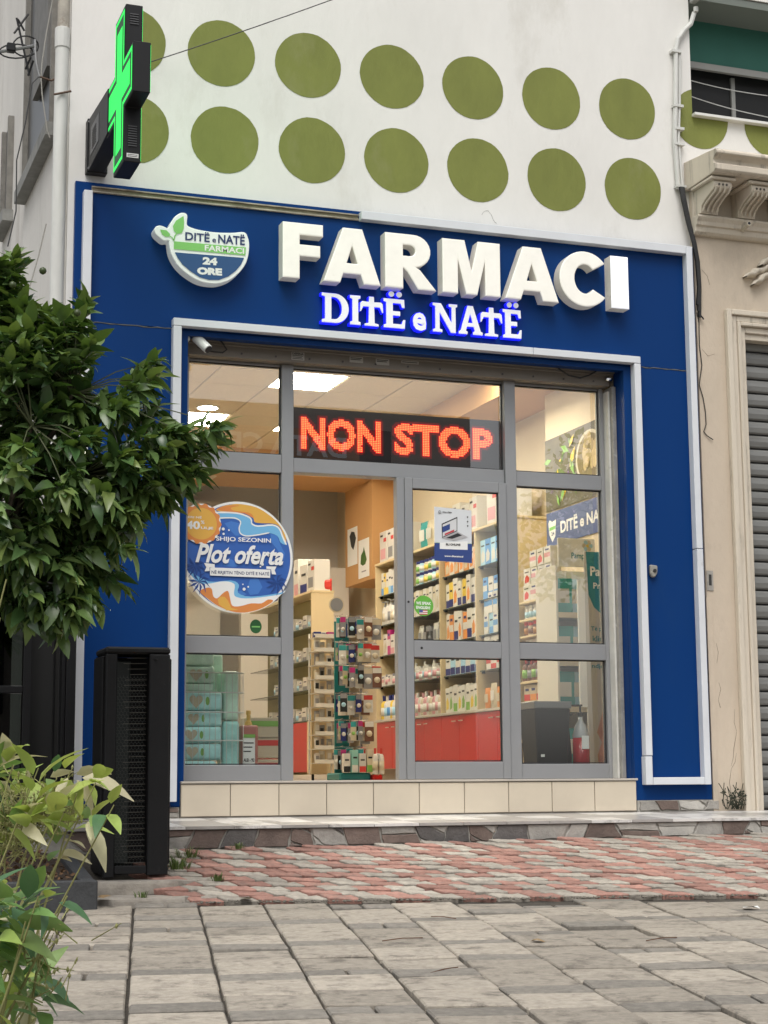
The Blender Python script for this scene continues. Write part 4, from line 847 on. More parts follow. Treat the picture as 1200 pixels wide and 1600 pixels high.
STOCK = {
 (3,0):([bottle(.042,.27,'yellow','navy','white'),bottle(.042,.27,'white','navy','blue'),bottle(.04,.26,'white','white','sky')],'navy capped lotion bottles','bottle'),
 (3,1):([carton(.10,.08,.12,'white','pink',2),jar(.045,.13,'white','grey','pink')],'small white and pink packs','carton'),
 (3,2):([carton(.12,.12,.24,'white','cream',3),carton(.12,.12,.22,'white','pink',0),carton(.11,.1,.28,'magenta','white',2)],'white and magenta packs','carton'),
 (3,3):([bottle(.037,.27,'white','white','white',True),bottle(.037,.27,'white','grey','cream',True),bottle(.04,.29,'white','white','grey',True)],'white pump bottles','bottle'),
 (3,4):([carton(.075,.06,.25,'white','yellow',0),carton(.075,.06,.25,'yellow','white',2),carton(.075,.06,.26,'white','blue',0),carton(.08,.06,.28,'white','sky',0)],'tall yellow and blue cartons','carton'),
 (3,5):([carton(.23,.16,.36,'white','grey',1),carton(.23,.16,.36,'white','pink',1)],'white device cartons with red tags','carton'),
 (2,0):([bottle(.038,.25,'pink','white','white'),bottle(.036,.24,'cream','pink','white'),bottle(.036,.26,'white','brown','pink')],'pinkish care bottles','bottle'),
 (2,1):([jar(.045,.16,'white','white','pink'),bottle(.03,.2,'white','white','sky'),jar(.04,.13,'pink','white','white')],'pale jars and bottles','jar'),
 (2,2):([jar(.06,.22,'black','grey','black'),pouch(.15,.24,'black','grey'),pouch(.14,.25,'white','grey')],'black and grey accessories','accessory'),
 (2,3):([carton(.09,.1,.27,'cream','white',3),carton(.09,.1,.28,'white','cream',3)],'cream and white cartons','carton'),
 (2,4):([jar(.055,.13,'white','navy','green'),jar(.055,.13,'cream','navy','yellow'),jar(.055,.13,'sky','navy','white')],'navy lidded food jars','jar'),
 (2,5):([pouch(.24,.30,'white','sky'),pouch(.24,.29,'cream','white'),pouch(.22,.30,'teal','white')],'plastic bags of supplies','bag'),
 (1,0):([carton(.10,.07,.26,'white','green',3),carton(.10,.07,.25,'white','yellow',3),carton(.10,.07,.27,'white','green',0)],'white and green herbal cartons','carton'),
 (1,1):([carton(.12,.1,.22,'white','navy',0),carton(.12,.1,.24,'sky','navy',0)],'white and navy milk tins','carton'),
 (1,2):([carton(.10,.08,.27,'orange','white',2),carton(.10,.08,.29,'white','orange',3),carton(.11,.08,.3,'white','navy',0)],'orange and white cartons','carton'),
 (1,3):([carton(.10,.08,.26,'yellow','navy',0),carton(.10,.08,.25,'white','navy',0),carton(.11,.08,.29,'white','orange',3)],'yellow and navy cartons','carton'),
 (1,4):([carton(.12,.08,.20,'orange','cream',3),carton(.12,.08,.22,'white','orange',3)],'orange baby food cartons','carton'),
 (1,5):([carton(.22,.16,.34,'white','pink',1),carton(.2,.16,.3,'white','grey',1)],'large white cartons','carton'),
 (0,0):([pouch(.13,.24,'cream','white'),pouch(.12,.2,'orange','cream')],'beige pouches','pouch'),
 (0,1):([carton(.13,.1,.16,'white','red',0),carton(.12,.1,.16,'white','red',2)],'white packs with red base','carton'),
 (0,2):([carton(.11,.1,.20,'white','blue',2),carton(.11,.1,.20,'sky','blue',0)],'blue and white packs','carton'),
 (0,3):([carton(.11,.1,.21,'blue','white',2),carton(.11,.1,.21,'white','blue',0)],'bright blue and white packs','carton'),
 (0,4):([carton(.12,.1,.25,'sky','white',3),carton(.12,.1,.25,'blue','white',3)],'sky blue diaper cartons','carton'),
 (0,5):([carton(.24,.16,.38,'white','pink',1),carton(.2,.16,.24,'cream','grey',1)],'white cartons with pink pictures','carton')}
for (bi,ri),(pr,desc,cat) in STOCK.items():
    one = {'bottle':'bottle','carton':'carton','jar':'jar','accessory':'accessory','bag':'bag','pouch':'pouch'}[cat]
    lab = '%s, %s, %s' % (desc.replace(' and ',' '), rowname[ri], bay[bi])
    d = max(max(abs(v.co.y) for v in p[0][0][1].vertices) for p in pr)
    x = XS+.045+d if ri else XS+.02+d
    run_y(pr, x, DIV[bi]+.03, DIV[bi+1]-.01, RZ[ri], lab, cat, '%s, %s' % (desc, bay[bi]))
    if (bi,ri) in ((2,4),(0,2),(1,1),(0,1)):   # a second tier on top
        h = max(max(v.co.z for _,me,_o in [p[0][0]] for v in me.vertices) for p in pr); h = {(2,4):.131,(0,2):.201,(1,1):.24,(0,1):.161}[(bi,ri)]
        if (bi,ri) != (1,1) and h*2 < .34+.08: run_y(pr[:1] if (bi,ri) != (2,4) else pr, x, DIV[bi]+.03, DIV[bi+1]-.01, RZ[ri]+h, 'upper '+lab, cat, '%s, upper layer, %s' % (desc, bay[bi]))
# ------------------------------------------------------------------ nearer wooden shelves seen through the right panes
ns = thing('wooden_shelving', (1.95,2.75,FZ), 'narrow wooden shelving with small jars behind the right panes', 'shelving')
bx('back_panel', BEECH, 2.12,2.145,2.64,3.08,FZ,2.6, ns); bx('side_panel', M('white_laminate', (.7,.67,.6), .5), 1.90,2.11,2.635,2.655,FZ,2.55, ns)
NZ = [.52,.79,1.065,1.32,1.56,1.735,1.885,2.05]
for z in NZ: bx('shelf', BEECH, XS,2.118,2.40 if z < 0 else 2.66,3.085,z-.02,z, ns, .002); 
for z in NZ: bx('shelf', BEECH, XS,1.897,2.35,2.655,z-.02,z, ns, .002)
NS = [(.521,[carton(.13,.08,.24,'cream','red',3),carton(.13,.08,.24,'cream','green',3)],'cream tea cartons with red picture','carton'),(.791,[carton(.13,.08,.24,'cream','yellow',3),carton(.13,.08,.25,'cream','amber',3)],'cream tea cartons with yellow picture','carton'),(1.066,[carton(.12,.08,.22,'cream','red',2),carton(.12,.08,.22,'cream','orange',2)],'cream tea cartons with a red band','carton'),(1.321,[bottle(.045,.21,'brown','red','green'),bottle(.045,.2,'brown','red','grey')],'dark bottles with red caps','bottle'),(1.561,[jar(.04,.14,'brown','white','red')],'brown jars with pale lids','jar'),(1.736,[jar(.042,.13,'brown','red','amber'),jar(.04,.12,'cream','red','brown')],'brown jars with red lids','jar'),(1.886,[jar(.04,.13,'white','white','sky')],'small white jars','jar'),(2.051,[carton(.14,.09,.15,'white','pink',2),carton(.14,.09,.15,'white','red',3)],'white tea boxes','carton')]
for z,pr,desc,cat in NS:
    lab = '%s, wooden shelving' % desc
    run_y(pr, XS+.07, 2.36, 3.07, z, lab, cat, desc+' on wooden shelving', .008)
    if z > 2.05:
        for k in (1,2): run_y(pr, XS+.07, 2.36, 3.07-.1*k, z+.151*k, lab.replace('white tea boxes','white tea boxes, %s layer up' % ('second','third')[k-1]), cat, desc+' layer %d' % k, .008)
# ------------------------------------------------------------------ prints on the near right wall
vp = thing('vegetable_poster', (1.896,2.05,2.83), 'dark vegetable and herb poster high on the right wall', 'poster')
bx('sheet', M('poster_dark', (.10,.085,.05), .5, .4, 6), 1.892,1.898,1.3,2.62,2.84,3.50, vp)
def wp(name, mat, poly, x, par):
    vs,f2 = outline([poly]); b = MB(); b.add([(x,a,z) for a,z,_ in vs],f2); return b.build(name, mat, par)
rr = random.Random(8)
wp('bowl', PM('cream'), circ(1.72,3.2,.27,.24,30), 1.8915, vp); wp('bowl_inside', M('bowl_shade', (.2,.15,.06)), circ(1.72,3.2,.24,.21,30), 1.891, vp)
for i in range(22):
    a = rr.uniform(0,6.28); q = rr.uniform(0,.17); wp('nut', M('nut_tan', (.5,.38,.18), rnd=.3), circ(1.72+q*math.cos(a),3.2+q*math.sin(a),.035,.055,12), 1.8905-.0002*i, vp)
for i in range(26):
    cy,cz = rr.uniform(2.0,2.58), rr.uniform(2.9,3.42); a = rr.uniform(0,3.1); L = rr.uniform(.03,.11)
    d = Vector((math.cos(a),math.sin(a)))*L; n = Vector((-d.y,d.x))*.35
    wp('herb_leaf', [PM('green'),PM('yellow'),M('leafy', (.10,.16,.03)),M('leafy', ()),M('purple', (.12,.05,.16)),PM('green')][i%6], [(cy-d.x,cz-d.y),(cy+n.x,cz+n.y),(cy+d.x,cz+d.y),(cy-n.x,cz-n.y)], 1.8905-.0002*i, vp)
wb = thing('wall_board', (1.896,2.05,2.5), 'blue wall board with the pharmacy logo and DITE e NATE lettering inside', 'sign')
bx('board', M('board_blue', (.09,.12,.27), .5), 1.892,1.898,1.2,2.62,2.52,2.825, wb)
text('lettering','DITË e NATË',WHITEP,(1.8912,2.33,2.61),(0,-.95,0),(0,0,.13),wb,.03)
sh = [(2.55,2.76),(2.58,2.73),(2.56,2.62),(2.5,2.55),(2.44,2.6),(2.42,2.75),(2.5,2.735)]
wp('logo', WHITEP, sh, 1.8912, wb); wp('logo_band', GREENP, [(2.56,2.69),(2.43,2.695),(2.432,2.665),(2.56,2.66)], 1.8908, wb); text('lettering','24',NAVYP,(1.8906,2.52,2.61),(0,-.06,0),(0,0,.035),wb,.03)
# ------------------------------------------------------------------ diaper display stand
dsn = thing('diaper_stand', (1.62,1.62,FZ), 'white display stand stocked with teal diaper packs behind the right panes', 'display stand')
WL_ = M('white_laminate', (.7,.67,.6), .5)
bx('back_panel', WL_, 1.42,1.86,1.80,1.82,FZ,2.2, dsn); bx('side_panel', WL_, 1.40,1.418,1.42,1.82,FZ,2.2, dsn); bx('side_panel', WL_, 1.862,1.88,1.42,1.82,FZ,2.2, dsn)
for z in (.55,1.02,1.40,1.80): bx('shelf', WL_, 1.419,1.861,1.43,1.798,z-.03,z, dsn); bx('price_rail', PM('cream'), 1.419,1.861,1.415,1.429,z-.04,z+.005, dsn)
hb = bx('header', WHITEP, 1.40,1.74,1.36,1.38,2.18,2.42, dsn, .004)
text('lettering','Pampers',M('brand_teal', (.02,.22,.28)),(1.52,1.3592,2.235),(.19,0,.0),(0,0,.065),hb,.02)
for k in range(6): flat('petal', PM('cream') if k%2 else PM('sky'), circ(1.67+.03*math.cos(k*1.047),2.36+.03*math.sin(k*1.047),.02,.02,10), 1.3588-.0002*k, hb)
flat('heart', PM('yellow'), circ(1.67,2.36,.014,.014,10), 1.357, hb)
for z in (.551,1.021,1.401,1.801):
    for i in range(3):
        pr,_ = pouch(.20,.30,('teal','sky','mint')[i%3],'white'); put(pr, (1.50+i*.135,1.53+.02*i,z), .12*(i-1), '%s diaper pack from left on the %s shelf of the white diaper stand' % (ORD[i],{.551:'lowest',1.021:'second',1.401:'third',1.801:'top'}[z]), 'diaper pack', 'diaper packs on the display stand')
tb = thing('diaper_board', (1.62,.95,FZ), 'pale advertising board with teal Pampers field and a baby photo at the right edge', 'display board')
bx('board', M('board_pale', (.50,.48,.45), .5), 1.425,1.85,.93,.945,FZ,2.25, tb)
bx('white_edge', WHITEP, 1.36,1.424,.93,.945,1.0,2.02, tb)
flat('teal_field', M('brand_teal', ()), [(1.44,2.249),(1.849,2.249),(1.849,1.70),(1.60,1.72),(1.5,1.80),(1.455,1.90)], .9292, tb)
text('lettering','Pampers',WHITEP,(1.475,.9286,2.03),(.33,0,0),(0,0,.10),tb,.03); text('lettering','Pro Care',WHITEP,(1.50,.9286,1.95),(.26,0,0),(0,0,.05),tb,.02)
for k,sx in enumerate(('Të provuar','klinikisht','janë dizajn','për lëkurë','ndjeshme')): text('lettering',sx,M('brand_teal', ()),(1.47+.012*(k%2),.9286,1.60-.075*k),(.24,0,0),(0,0,.045),tb,.015)
SKIN = M('baby_photo_skin', (.55,.32,.24), .5, .25, 8)
flat('baby_photo', SKIN, [(1.52,.45),(1.50,.62),(1.54,.72),(1.50,.80),(1.54,.92),(1.57,1.02),(1.63,1.1),(1.848,1.1),(1.848,.45)], .9292, tb)
# ------------------------------------------------------------------ things standing behind the right bottom pane
bn = thing('waste_bin', (.9,.62,FZ), 'tall black plastic bin behind the lower right pane', 'bin')
def frustum(x0,x1,y0,y1,z0,X0,X1,Y0_,Y1_,z1): 
    b = MB(); b.add([(x0,y0,z0),(x1,y0,z0),(x1,y1,z0),(x0,y1,z0),(X0,Y0_,z1),(X1,Y0_,z1),(X1,Y1_,z1),(X0,Y1_,z1)],[(0,3,2,1),(4,5,6,7),(0,1,5,4),(1,2,6,5),(2,3,7,6),(3,0,4,7)]); return b
frustum(.78,1.02,.5,.74,FZ,.75,1.05,.47,.77,.965).build('body', BLACKP, bn, .008); frustum(.745,1.055,.465,.775,.966,.74,1.06,.46,.78,1.02).build('rim', M('grey_plastic', (.2,.2,.2), .4), bn, .006)
bx('label', WHITEP, .80,.83,.483,.485,.60,.62, bn)
sb_ = thing('red_bottle', (1.17,.55,FZ), 'bottle of red liquid with a pump head beside the black bin', 'bottle')
MB().lathe([(.062,0),(.064,.02),(.064,.33),(.045,.40),(.02,.44),(.02,.47)],(1.17,.55,FZ),16).build('body', M('clear_grey_plastic', (.38,.38,.38), .2), sb_, smooth=True); MB().lathe([(.0652,.02),(.0652,.31)],(1.17,.55,FZ),16).build('red_liquid', M('red_liquid', (.35,.01,.015), .2), sb_, smooth=True)
MB().lathe([(.022,.471),(.022,.50),(.008,.51),(.008,.55),(.018,.552),(.018,.565)],(1.17,.55,FZ),10).box(1.10,1.165,.542,.558,.985,1.0).build('pump', ALUD, sb_); bx('label', WHITEP, 1.145,1.205,.482,.484,.66,.76, sb_)
bb_ = thing('black_tube_bottle', (1.075,.6,FZ), 'slim black spray bottle with bent nozzle between bin and red bottle', 'bottle')
MB().lathe([(.036,0),(.034,.2),(.022,.36),(.014,.40)],(1.075,.6,FZ),12).build('body', BLACKP, bb_, smooth=True); MB().tube([(1.075,.6,.83),(1.078,.6,.90),(1.09,.6,.925),(1.13,.6,.93)],.008,6).build('nozzle', BLACKP, bb_)
# ------------------------------------------------------------------ left bottom pane: wire basket of diaper packs, jug, cartons
wkb = thing('wire_basket', (-1.78,.62,FZ), 'tall white wire basket holding teal diaper packs in the left window', 'basket')
wire = M('white_wire', (.6,.6,.57), .4)
for z in (.47,.72,.92,1.06,1.20): MB().tube([(-2.0,.47,z),(-1.53,.47,z),(-1.53,.80,z),(-2.0,.80,z),(-2.0,.47,z)],.005,5).build('hoop', wire, wkb)
for i in range(12): MB().tube([(-1.985+i*.041,.470,.45),(-1.985+i*.041,.470,1.20)],.0025,4).build('wire', wire, wkb)
for i in range(6): MB().tube([(-1.53,.52+i*.055,.45),(-1.53,.52+i*.055,1.20)],.0025,4).build('wire', wire, wkb)
def pack(name, x0,x1,y0,y1,z0,z1, mat, label, heart=True, tall=False):
    t = thing(name, ((x0+x1)/2,(y0+y1)/2,z0), label, 'diaper pack', 'diaper packs in the wire basket')
    b = MB().box(x0,x1,y0,y1,z0,z1); o = b.build('wrapper', mat, t, min(z1-z0,x1-x0)*.30, True, seg=4)
    if heart:
        cx,cz,s = RN.uniform(x0+.07,x1-.12),(z0+z1)/2, (z1-z0)*.40; pts = [(cx+s*.06*16*math.sin(a)**3, cz+s*.065*(13*math.cos(a)-5*math.cos(2*a)-2*math.cos(3*a)-math.cos(4*a))) for a in [2*math.pi*i/24 for i in range(24)]]
        flat('heart_print', PM('cream'), pts, y0-.0015, t); flat('dot_print', PM('green'), circ(cx+s*1.6,cz,s*.28,s*.6,10), y0-.0015, t)
    return t
TQ = [M('teal_wrapper', (.38,.70,.66), .3, .25, 6), M('aqua_wrapper', (.46,.80,.79), .3, .25, 6), M('green_wrapper', (.54,.75,.62), .3, .25, 6)]
zz = [.452,.582,.702,.822,.934,1.068,1.125,1.25,1.36]; wid = [.27,.30,.30,.31,.31,.24,.24,.24]
names = ['bottom','second','third','fourth','fifth','sixth','seventh','topmost']
for i in range(8): pack('diaper_pack', -1.985,-1.985+wid[i]+RN.uniform(-.01,.01),.49,.76,zz[i],zz[i+1]-.004,TQ[(1,1,1,1,1,2,2,2)[i]],'teal diaper pack with a heart print, %s in the stack inside the wire basket' % names[i], i not in (5,7))
pack('diaper_pack', -1.672,-1.552,.50,.70,.452,.86,TQ[0],'upright teal pack at the lower right of the wire basket',False); pack('diaper_pack', -1.668,-1.56,.50,.70,.865,1.215,TQ[2],'upright pale green pack at the upper right of the wire basket',False); pack('diaper_pack', -1.735,-1.62,.72,.79,.93,1.35,TQ[2],'tall pale green pack standing behind the basket stack',False)
jg = thing('sanitiser_jug', (-1.48,.52,FZ), 'clear jug with a yellow pump and white label beside the wire basket', 'jug')
MB().box(-1.535,-1.415,.50,.60,FZ,.83).build('body', M('rosy_plastic', (.42,.16,.13), .2), jg, .02, True, seg=3); MB().lathe([(.03,.395),(.022,.42),(.014,.43),(.014,.47),(.02,.472),(.016,.50)],(-1.475,.55,FZ),10).build('pump', M('pump_yellow', (.6,.38,.08), .4), jg)
bx('label', WHITEP, -1.53,-1.44,.496,.4985,.53,.74, jg); bx('label_band', PM('green'), -1.53,-1.44,.494,.4955,.74,.765, jg); text('lettering','ALB - 92',INK,(-1.525,.4945,.57),(.08,0,0),(0,0,.025),jg,.04); [bx('print_line', INK, -1.525,-1.45-.01*k,.4945,.4955,.70-.03*k,.708-.03*k, jg) for k in range(3)]
for k,(z,w,c,a) in enumerate(((FZ,.30,'cream','red'),(.60,.28,'cream','red'),(.74,.26,'cream','green'))):
    o = bx('supply_carton', PM(c), -1.42+.0,-1.42+w,.75,1.0,z,z+.155, None, .004); tag(o, 'flat cream and red carton, %s of three stacked behind the jug' % ('lowest','middle','top')[k], 'carton', 'cartons behind the jug'); bx('band', PM(a), -1.415,-1.425+w,.747,.749,z+.09,z+.13, o)
# ------------------------------------------------------------------ island cabinet and racks in the open doorway
ic = thing('island_cabinet', (.19,4.6,FZ), 'beech display cabinet with glass shelves standing in the open doorway view', 'cabinet')
bx('end_panel', BEECH, .08,.30,4.0,4.022,.5,2.2, ic); bx('back_panel', M('olive_back', (.30,.27,.12), .6), .28,.30,4.023,6.2,.5,2.2, ic); bx('top_board', BEECH, .075,.305,3.995,6.2,2.201,2.222, ic)
for z in (1.0,1.29,1.57,1.88): bx('glass_shelf', SHELFG, .085,.279,4.03,6.18,z-.008,z, ic)
bx('red_panel', RED, .08,.10,4.15,6.2,.52,.985, ic); bx('base', BEECH, .08,.279,4.023,4.15,.5,.99, ic)
for x,yy in ((.1,4.02),(.27,4.02)): bx('leg', BLACKM, x-.01,x+.01,yy,yy+.02,FZ,.5, ic)
for i,(yy,w,h,st) in enumerate(((4.12,.18,.30,1),(4.36,.2,.28,0),(4.6,.16,.36,0),(4.85,.2,.30,1),(5.1,.2,.2,0),(5.3,.18,.22,1))):
    pr,_ = carton(w,.16,h,'white',('grey','navy','pink','navy','grey','navy')[i],st); put(pr,(.19,yy,2.223),-math.pi/2+RN.uniform(-.1,.1),ORD[5-i]+' white device carton from left on top of the beech display cabinet','carton','cartons on the display cabinet')
pr,_ = pouch(.09,.12,'red','red'); put(pr,(.25,4.04,2.223),0,'small red packet on top of the display cabinet corner','packet',None)
for z in (1.0,1.29,1.57,1.88):
    run_y([carton(.10,.08,.10,'white','grey',2),jar(.04,.11,'white','white','sky'),carton(.12,.08,.13,'white','grey',0)], .16,4.06,5.6,z+.001,'%s shelf up in the beech display cabinet' % ('lowest','second','third','top')[(1.0,1.29,1.57,1.88).index(z)],'pack','white packs in the display cabinet',.02)
tr_ = thing('tray_rack', (.12,3.8,FZ), 'white wire tray rack with nine small trays on the cabinet end', 'rack')
bx('upright', wire, .03,.045,3.93,3.945,.5,1.8, tr_); bx('upright', wire, .245,.26,3.93,3.945,.5,1.8, tr_)
for k in range(10):
    z = .60+k*.128; o = bx('tray', M('clear_tray', (.52,.50,.45), .3), .02,.27,3.70,3.93,z-.006,z, tr_); bx('lip', M('clear_tray', ()), .02,.27,3.692,3.699,z-.006,z+.03, o)
    for i in range(4):
        if k == 9: pr,_ = carton(.07,.1,.05,('navy','white','magenta','white')[i],'white',2)
        else: pr,_ = pouch(.055,.09+.02*((i+k)%3),('white','white','cream','grey')[(i+k)%4],('grey','black','white','cream')[(i*3+k)%4])
        put(pr,(.055+i*.06,3.76+.04*(i%2),z+.001),RN.uniform(-.2,.2),'%s packet from left in the %s tray from below, wire tray rack' % (ORD[i],ORD[k]),'packet','packets in the tray rack')
hs_ = thing('hanging_display', (.08,2.6,FZ), 'wire display stand hung with blister packs, in the open doorway', 'display stand')
TEAL = M('teal_board', (.012,.17,.17), .4)
bx('back_board', TEAL, -.13,.0,2.66,2.68,FZ+.05,1.80, hs_); bx('base', TEAL, -.16,.12,2.45,2.80,FZ,.50, hs_, .01); bx('base', RED, .125,.21,2.40,2.7,FZ,.485, hs_, .01)
bx('post', CHROME, .10,.12,2.66,2.68,.5,1.86, hs_)
for z in (1.84,1.62,1.42,1.18,.95,.72): 
    o = MB().tube([(-.14,2.62,z),(.23 if z > 1.3 else .15,2.62,z)],.005,5).build('hook_bar', CHROME, hs_)
    for i in range(5 if z > 1.3 else 4): MB().tube([(-.11+i*.075,2.62,z),(-.11+i*.075,2.50,z+.008)],.003,4).build('hook', CHROME, o)
sty = [blister(.05,.17,'grey','magenta','white'),blister(.06,.16,'black','grey','sky'),blister(.065,.17,'white','teal','white'),blister(.085,.18,'grey','cream','white'),blister(.08,.15,'white','red','cream'),blister(.08,.17,'brown','white','cream'),blister(.085,.16,'cream','red','white'),blister(.055,.15,'navy','grey','white'),blister(.05,.16,'cream','teal','green')]
for r,z in enumerate((1.84,1.62,1.42,1.18,.95,.72)):
    for i in range(5 if r < 3 else 4):
        for q in range(3):
            pr,_ = sty[(0,1,2,7,8)[(i+r*2+q) % 5] if i < 3 else 3+(i*2+r+q)%4]; put(pr,(-.11+i*.075+RN.uniform(-.012,.012),2.47+.05*q+.035*(r%2)+RN.uniform(-.02,.03),z-.005-RN.uniform(0,.03)),RN.uniform(-.5,.3),'%s blister pack on hook %s from left, %s row from top, hanging display' % (('front','middle','rear')[q],ORD[i],ORD[r]),'blister pack','blister packs on the hanging display')
for i in range(5):
    pr,_ = carton(.06,.05,.16+.03*(i%2),('white','mint','white','cream','white')[i],('black','white','red','green','red')[i],0); put(pr,(-.1+i*.07,2.45,.502+(0 if i < 3 else 0)),RN.uniform(-.1,.1),ORD[i]+' small upright carton from left on the hanging display base','carton','cartons on the display base')
for i in range(2):
    pr,_ = bottle(.025,.22,'white','red','cream'); put(pr,(.15+i*.055,2.42,.486),0,('left','right')[i]+' white bottle with red cap on the red display base','bottle','bottles on the display base')
# round topper sign
tp = thing('topper_sign', (-.06,2.7,1.87), 'small round white topper card on the hanging display', 'sign'); MB().cyl((-.10,2.69,1.95),(-.10,2.70,1.95),.07,n=20).build('card', PM('cream'), tp); MB().cyl((-.10,2.688,1.95),(-.10,2.6895,1.95),.058,n=20).build('face', PM('grey'), tp)
# ------------------------------------------------------------------ neighbouring cream building on the right
nb = thing('cream_building', (3.5,.1,.15), 'cream rendered neighbouring building with moulded door surround and balcony cornice', 'building')
b = MB().box(1.992,2.36,-.005,.35,.15,5.04); b.box(2.36,6,-.005,.35,3.93,5.04); b.box(4.6,6,-.005,.35,.15,3.93); b.build('wall', CREAMW, nb)
# stepped architrave round the shuttered doorway
XA = 2.235
for k,(d,w,pr) in enumerate(((0,.045,.055),(.046,.05,.035),(.097,.03,.05),(.128,.05,.02))):
    x0 = XA+d; zt = 4.085-d
    bx('architrave', STUCCO, x0,x0+w,-.005-pr,-.006,.16,zt, nb, .006); bx('architrave', STUCCO, x0+w+.001,5,-.005-pr,-.006,zt-w,zt, nb, .006)
bx('door_reveal', STUCCO, 2.361,2.42,-.004,.16,.16,3.90, nb); bx('door_reveal', STUCCO, 2.42,4.59,-.004,.16,3.86,3.925, nb)
sh = thing('roller_shutter', (3.4,.12,.16), 'closed grey metal roller shutter of the neighbouring shop', 'shutter')
sm = MB().prism([(.0,.0),(-.012,.012),(-.018,.05),(-.012,.088),(.0,.10),(.012,.10),(.012,.0)], 0,2.1, ax='x').mesh('slat', SLAT, .002)
for i in range(33): inst('slat', sm, (2.425,.11,.20+i*.1125), parent=sh)
bx('guide', SLAT, 2.42,2.45,.06,.088,3.10,3.86, sh, .002)
bx('backing', ALUD, 2.421,4.58,.125,.15,.17,3.86, sh)
ck2 = M('render_crack', (.16,.12,.09), .9)
for k,pts in enumerate((((2.20,.95),(2.19,.85),(2.21,.78),(2.18,.66),(2.17,.58),(2.15,.52)),((2.20,.62),(2.185,.55),(2.15,.5),(2.13,.4),(2.14,.32)),((2.06,1.45),(2.075,1.38),(2.06,1.3)),((2.07,1.15),(2.085,1.1),(2.06,1.02),(2.075,.96)),((2.03,3.75),(2.08,3.70),(2.14,3.72)),((2.05,4.4),(2.1,4.35),(2.12,4.28)))):
    MB().tube([(x,-.0055,z) for x,z in pts],[.0008,.0016,.001,.0022,.0014,.0008][:len(pts)],4).build('crack', ck2, nb)
# balcony cornice on scrolled brackets
bc = thing('balcony_cornice', (3.5,-.2,4.66), 'weathered cream balcony cornice carried on scrolled brackets', 'balcony')
XC = 1.955
prof = [(.049,5.285),(-.44,5.235),(-.46,5.215),(-.46,5.195),(-.425,5.18),(-.40,5.16),(-.40,5.135),(-.43,5.12),(-.43,5.075),(-.41,5.06),(-.34,5.055),(.049,5.045)]
MB().prism(prof, XC,6, ax='x').build('slab', STUCCO, bc, .004)
MB().prism([(-.006,4.815),(-.115,4.812),(-.12,4.795),(-.095,4.765),(-.09,4.735),(-.07,4.73),(-.065,4.69),(-.04,4.67),(-.006,4.665)], XC+.02,6, ax='x').build('lower_moulding', STUCCO, bc, .003)
bx('frieze', STUCCO, XC+.03,6,-.03,-.0055,4.816,5.044, bc)
def corbel(x):
    pts = [(-.033,5.02),(-.30,5.02)]+[(-.30-.045*math.sin(math.radians(a)), 4.985+.045*math.cos(math.radians(a))) for a in range(0,190,30)]+[(-.255,4.925),(-.19,4.90),(-.14,4.868),(-.125,4.83),(-.125,4.818),(-.033,4.818)]
    o = MB().prism(pts, x-.01,x+.15, ax='x').build('bracket', STUCCO, bc, .004)
    bx('abacus', STUCCO, x-.04,x+.18,-.36,-.035,5.021,5.044, o, .004)
    path = [(-.35,4.97),(-.325,4.935),(-.262,4.915),(-.20,4.893),(-.15,4.865),(-.132,4.835)]
    for k in range(4): MB().tube([(x+.008+.04*k,a-.004,z-.002) for a,z in path], .009, 6).build('flute', STUCCO, o)
    for k in range(3): MB().cyl((x+.035+.033*k,-.349,4.985),(x+.035+.033*k,-.336,4.985),.009,n=8).build('eye', M('hollow_shadow', (.07,.06,.05)), o)
for k in range(8): corbel(2.0+.335*k)
sp = thing('drain_spout', (2.46,-.12,4.72), 'short drain spout poking from the cornice moulding', 'spout'); MB().cyl((2.40,-.07,4.735),(2.38,-.20,4.75),.018,n=10).build('pipe', STUCCO, sp); MB().cyl((2.38,-.2005,4.75),(2.3798,-.202,4.75),.012,n=10).build('bore', ALUD, sp)
# relief ornament
om = thing('stucco_ornament', (2.6,-.02,4.28), 'carved stucco ribbon ornament above the shuttered doorway', 'ornament')
def wavy(pts, w, d):
    b = MB(); n = len(pts); vs = []
    for i,(x,z) in enumerate(pts):
        a = Vector(pts[max(i-1,0)]); c = Vector(pts[min(i+1,n-1)]); t = (c-a).normalized(); nn = Vector((-t.y,t.x)); ww = w*math.sin(math.pi*(i+.6)/(n+.2))
        for s,dy in ((-1,0),(-.5,-d),(.5,-d*1.2),(1,0)): vs.append((x+nn.x*ww*s, -.006+dy, z+nn.y*ww*s))
    fs = [(i*4+j,(i+1)*4+j,(i+1)*4+j+1,i*4+j+1) for i in range(n-1) for j in range(3)]
    b.add(vs,fs); return b
wavy([(2.42,4.36),(2.46,4.385),(2.50,4.39),(2.53,4.42),(2.58,4.425),(2.62,4.46),(2.68,4.47),(2.74,4.5)],.035,.06).build('ribbon', STUCCO, om, 0, True); wavy([(2.485,4.30),(2.52,4.33),(2.555,4.335),(2.575,4.375),(2.61,4.39),(2.65,4.40),(2.70,4.43)],.03,.07).build('ribbon', STUCCO, om, 0, True); wavy([(2.56,4.46),(2.60,4.50),(2.66,4.52),(2.70,4.56),(2.76,4.57)],.035,.08).build('ribbon', STUCCO, om, 0, True)
np_ = thing('house_number', (2.01,-.02,1.85), 'small metal house number plate reading 1', 'sign'); bx('plate', M('plate_grey', (.33,.31,.28), .5, .2, 20), 1.995,2.052,-.012,-.0055,1.85,2.005, np_, .002); text('digit','1',INK,(2.012,-.0128,1.89),(.024,0,0),(0,0,.085),np_,.04)
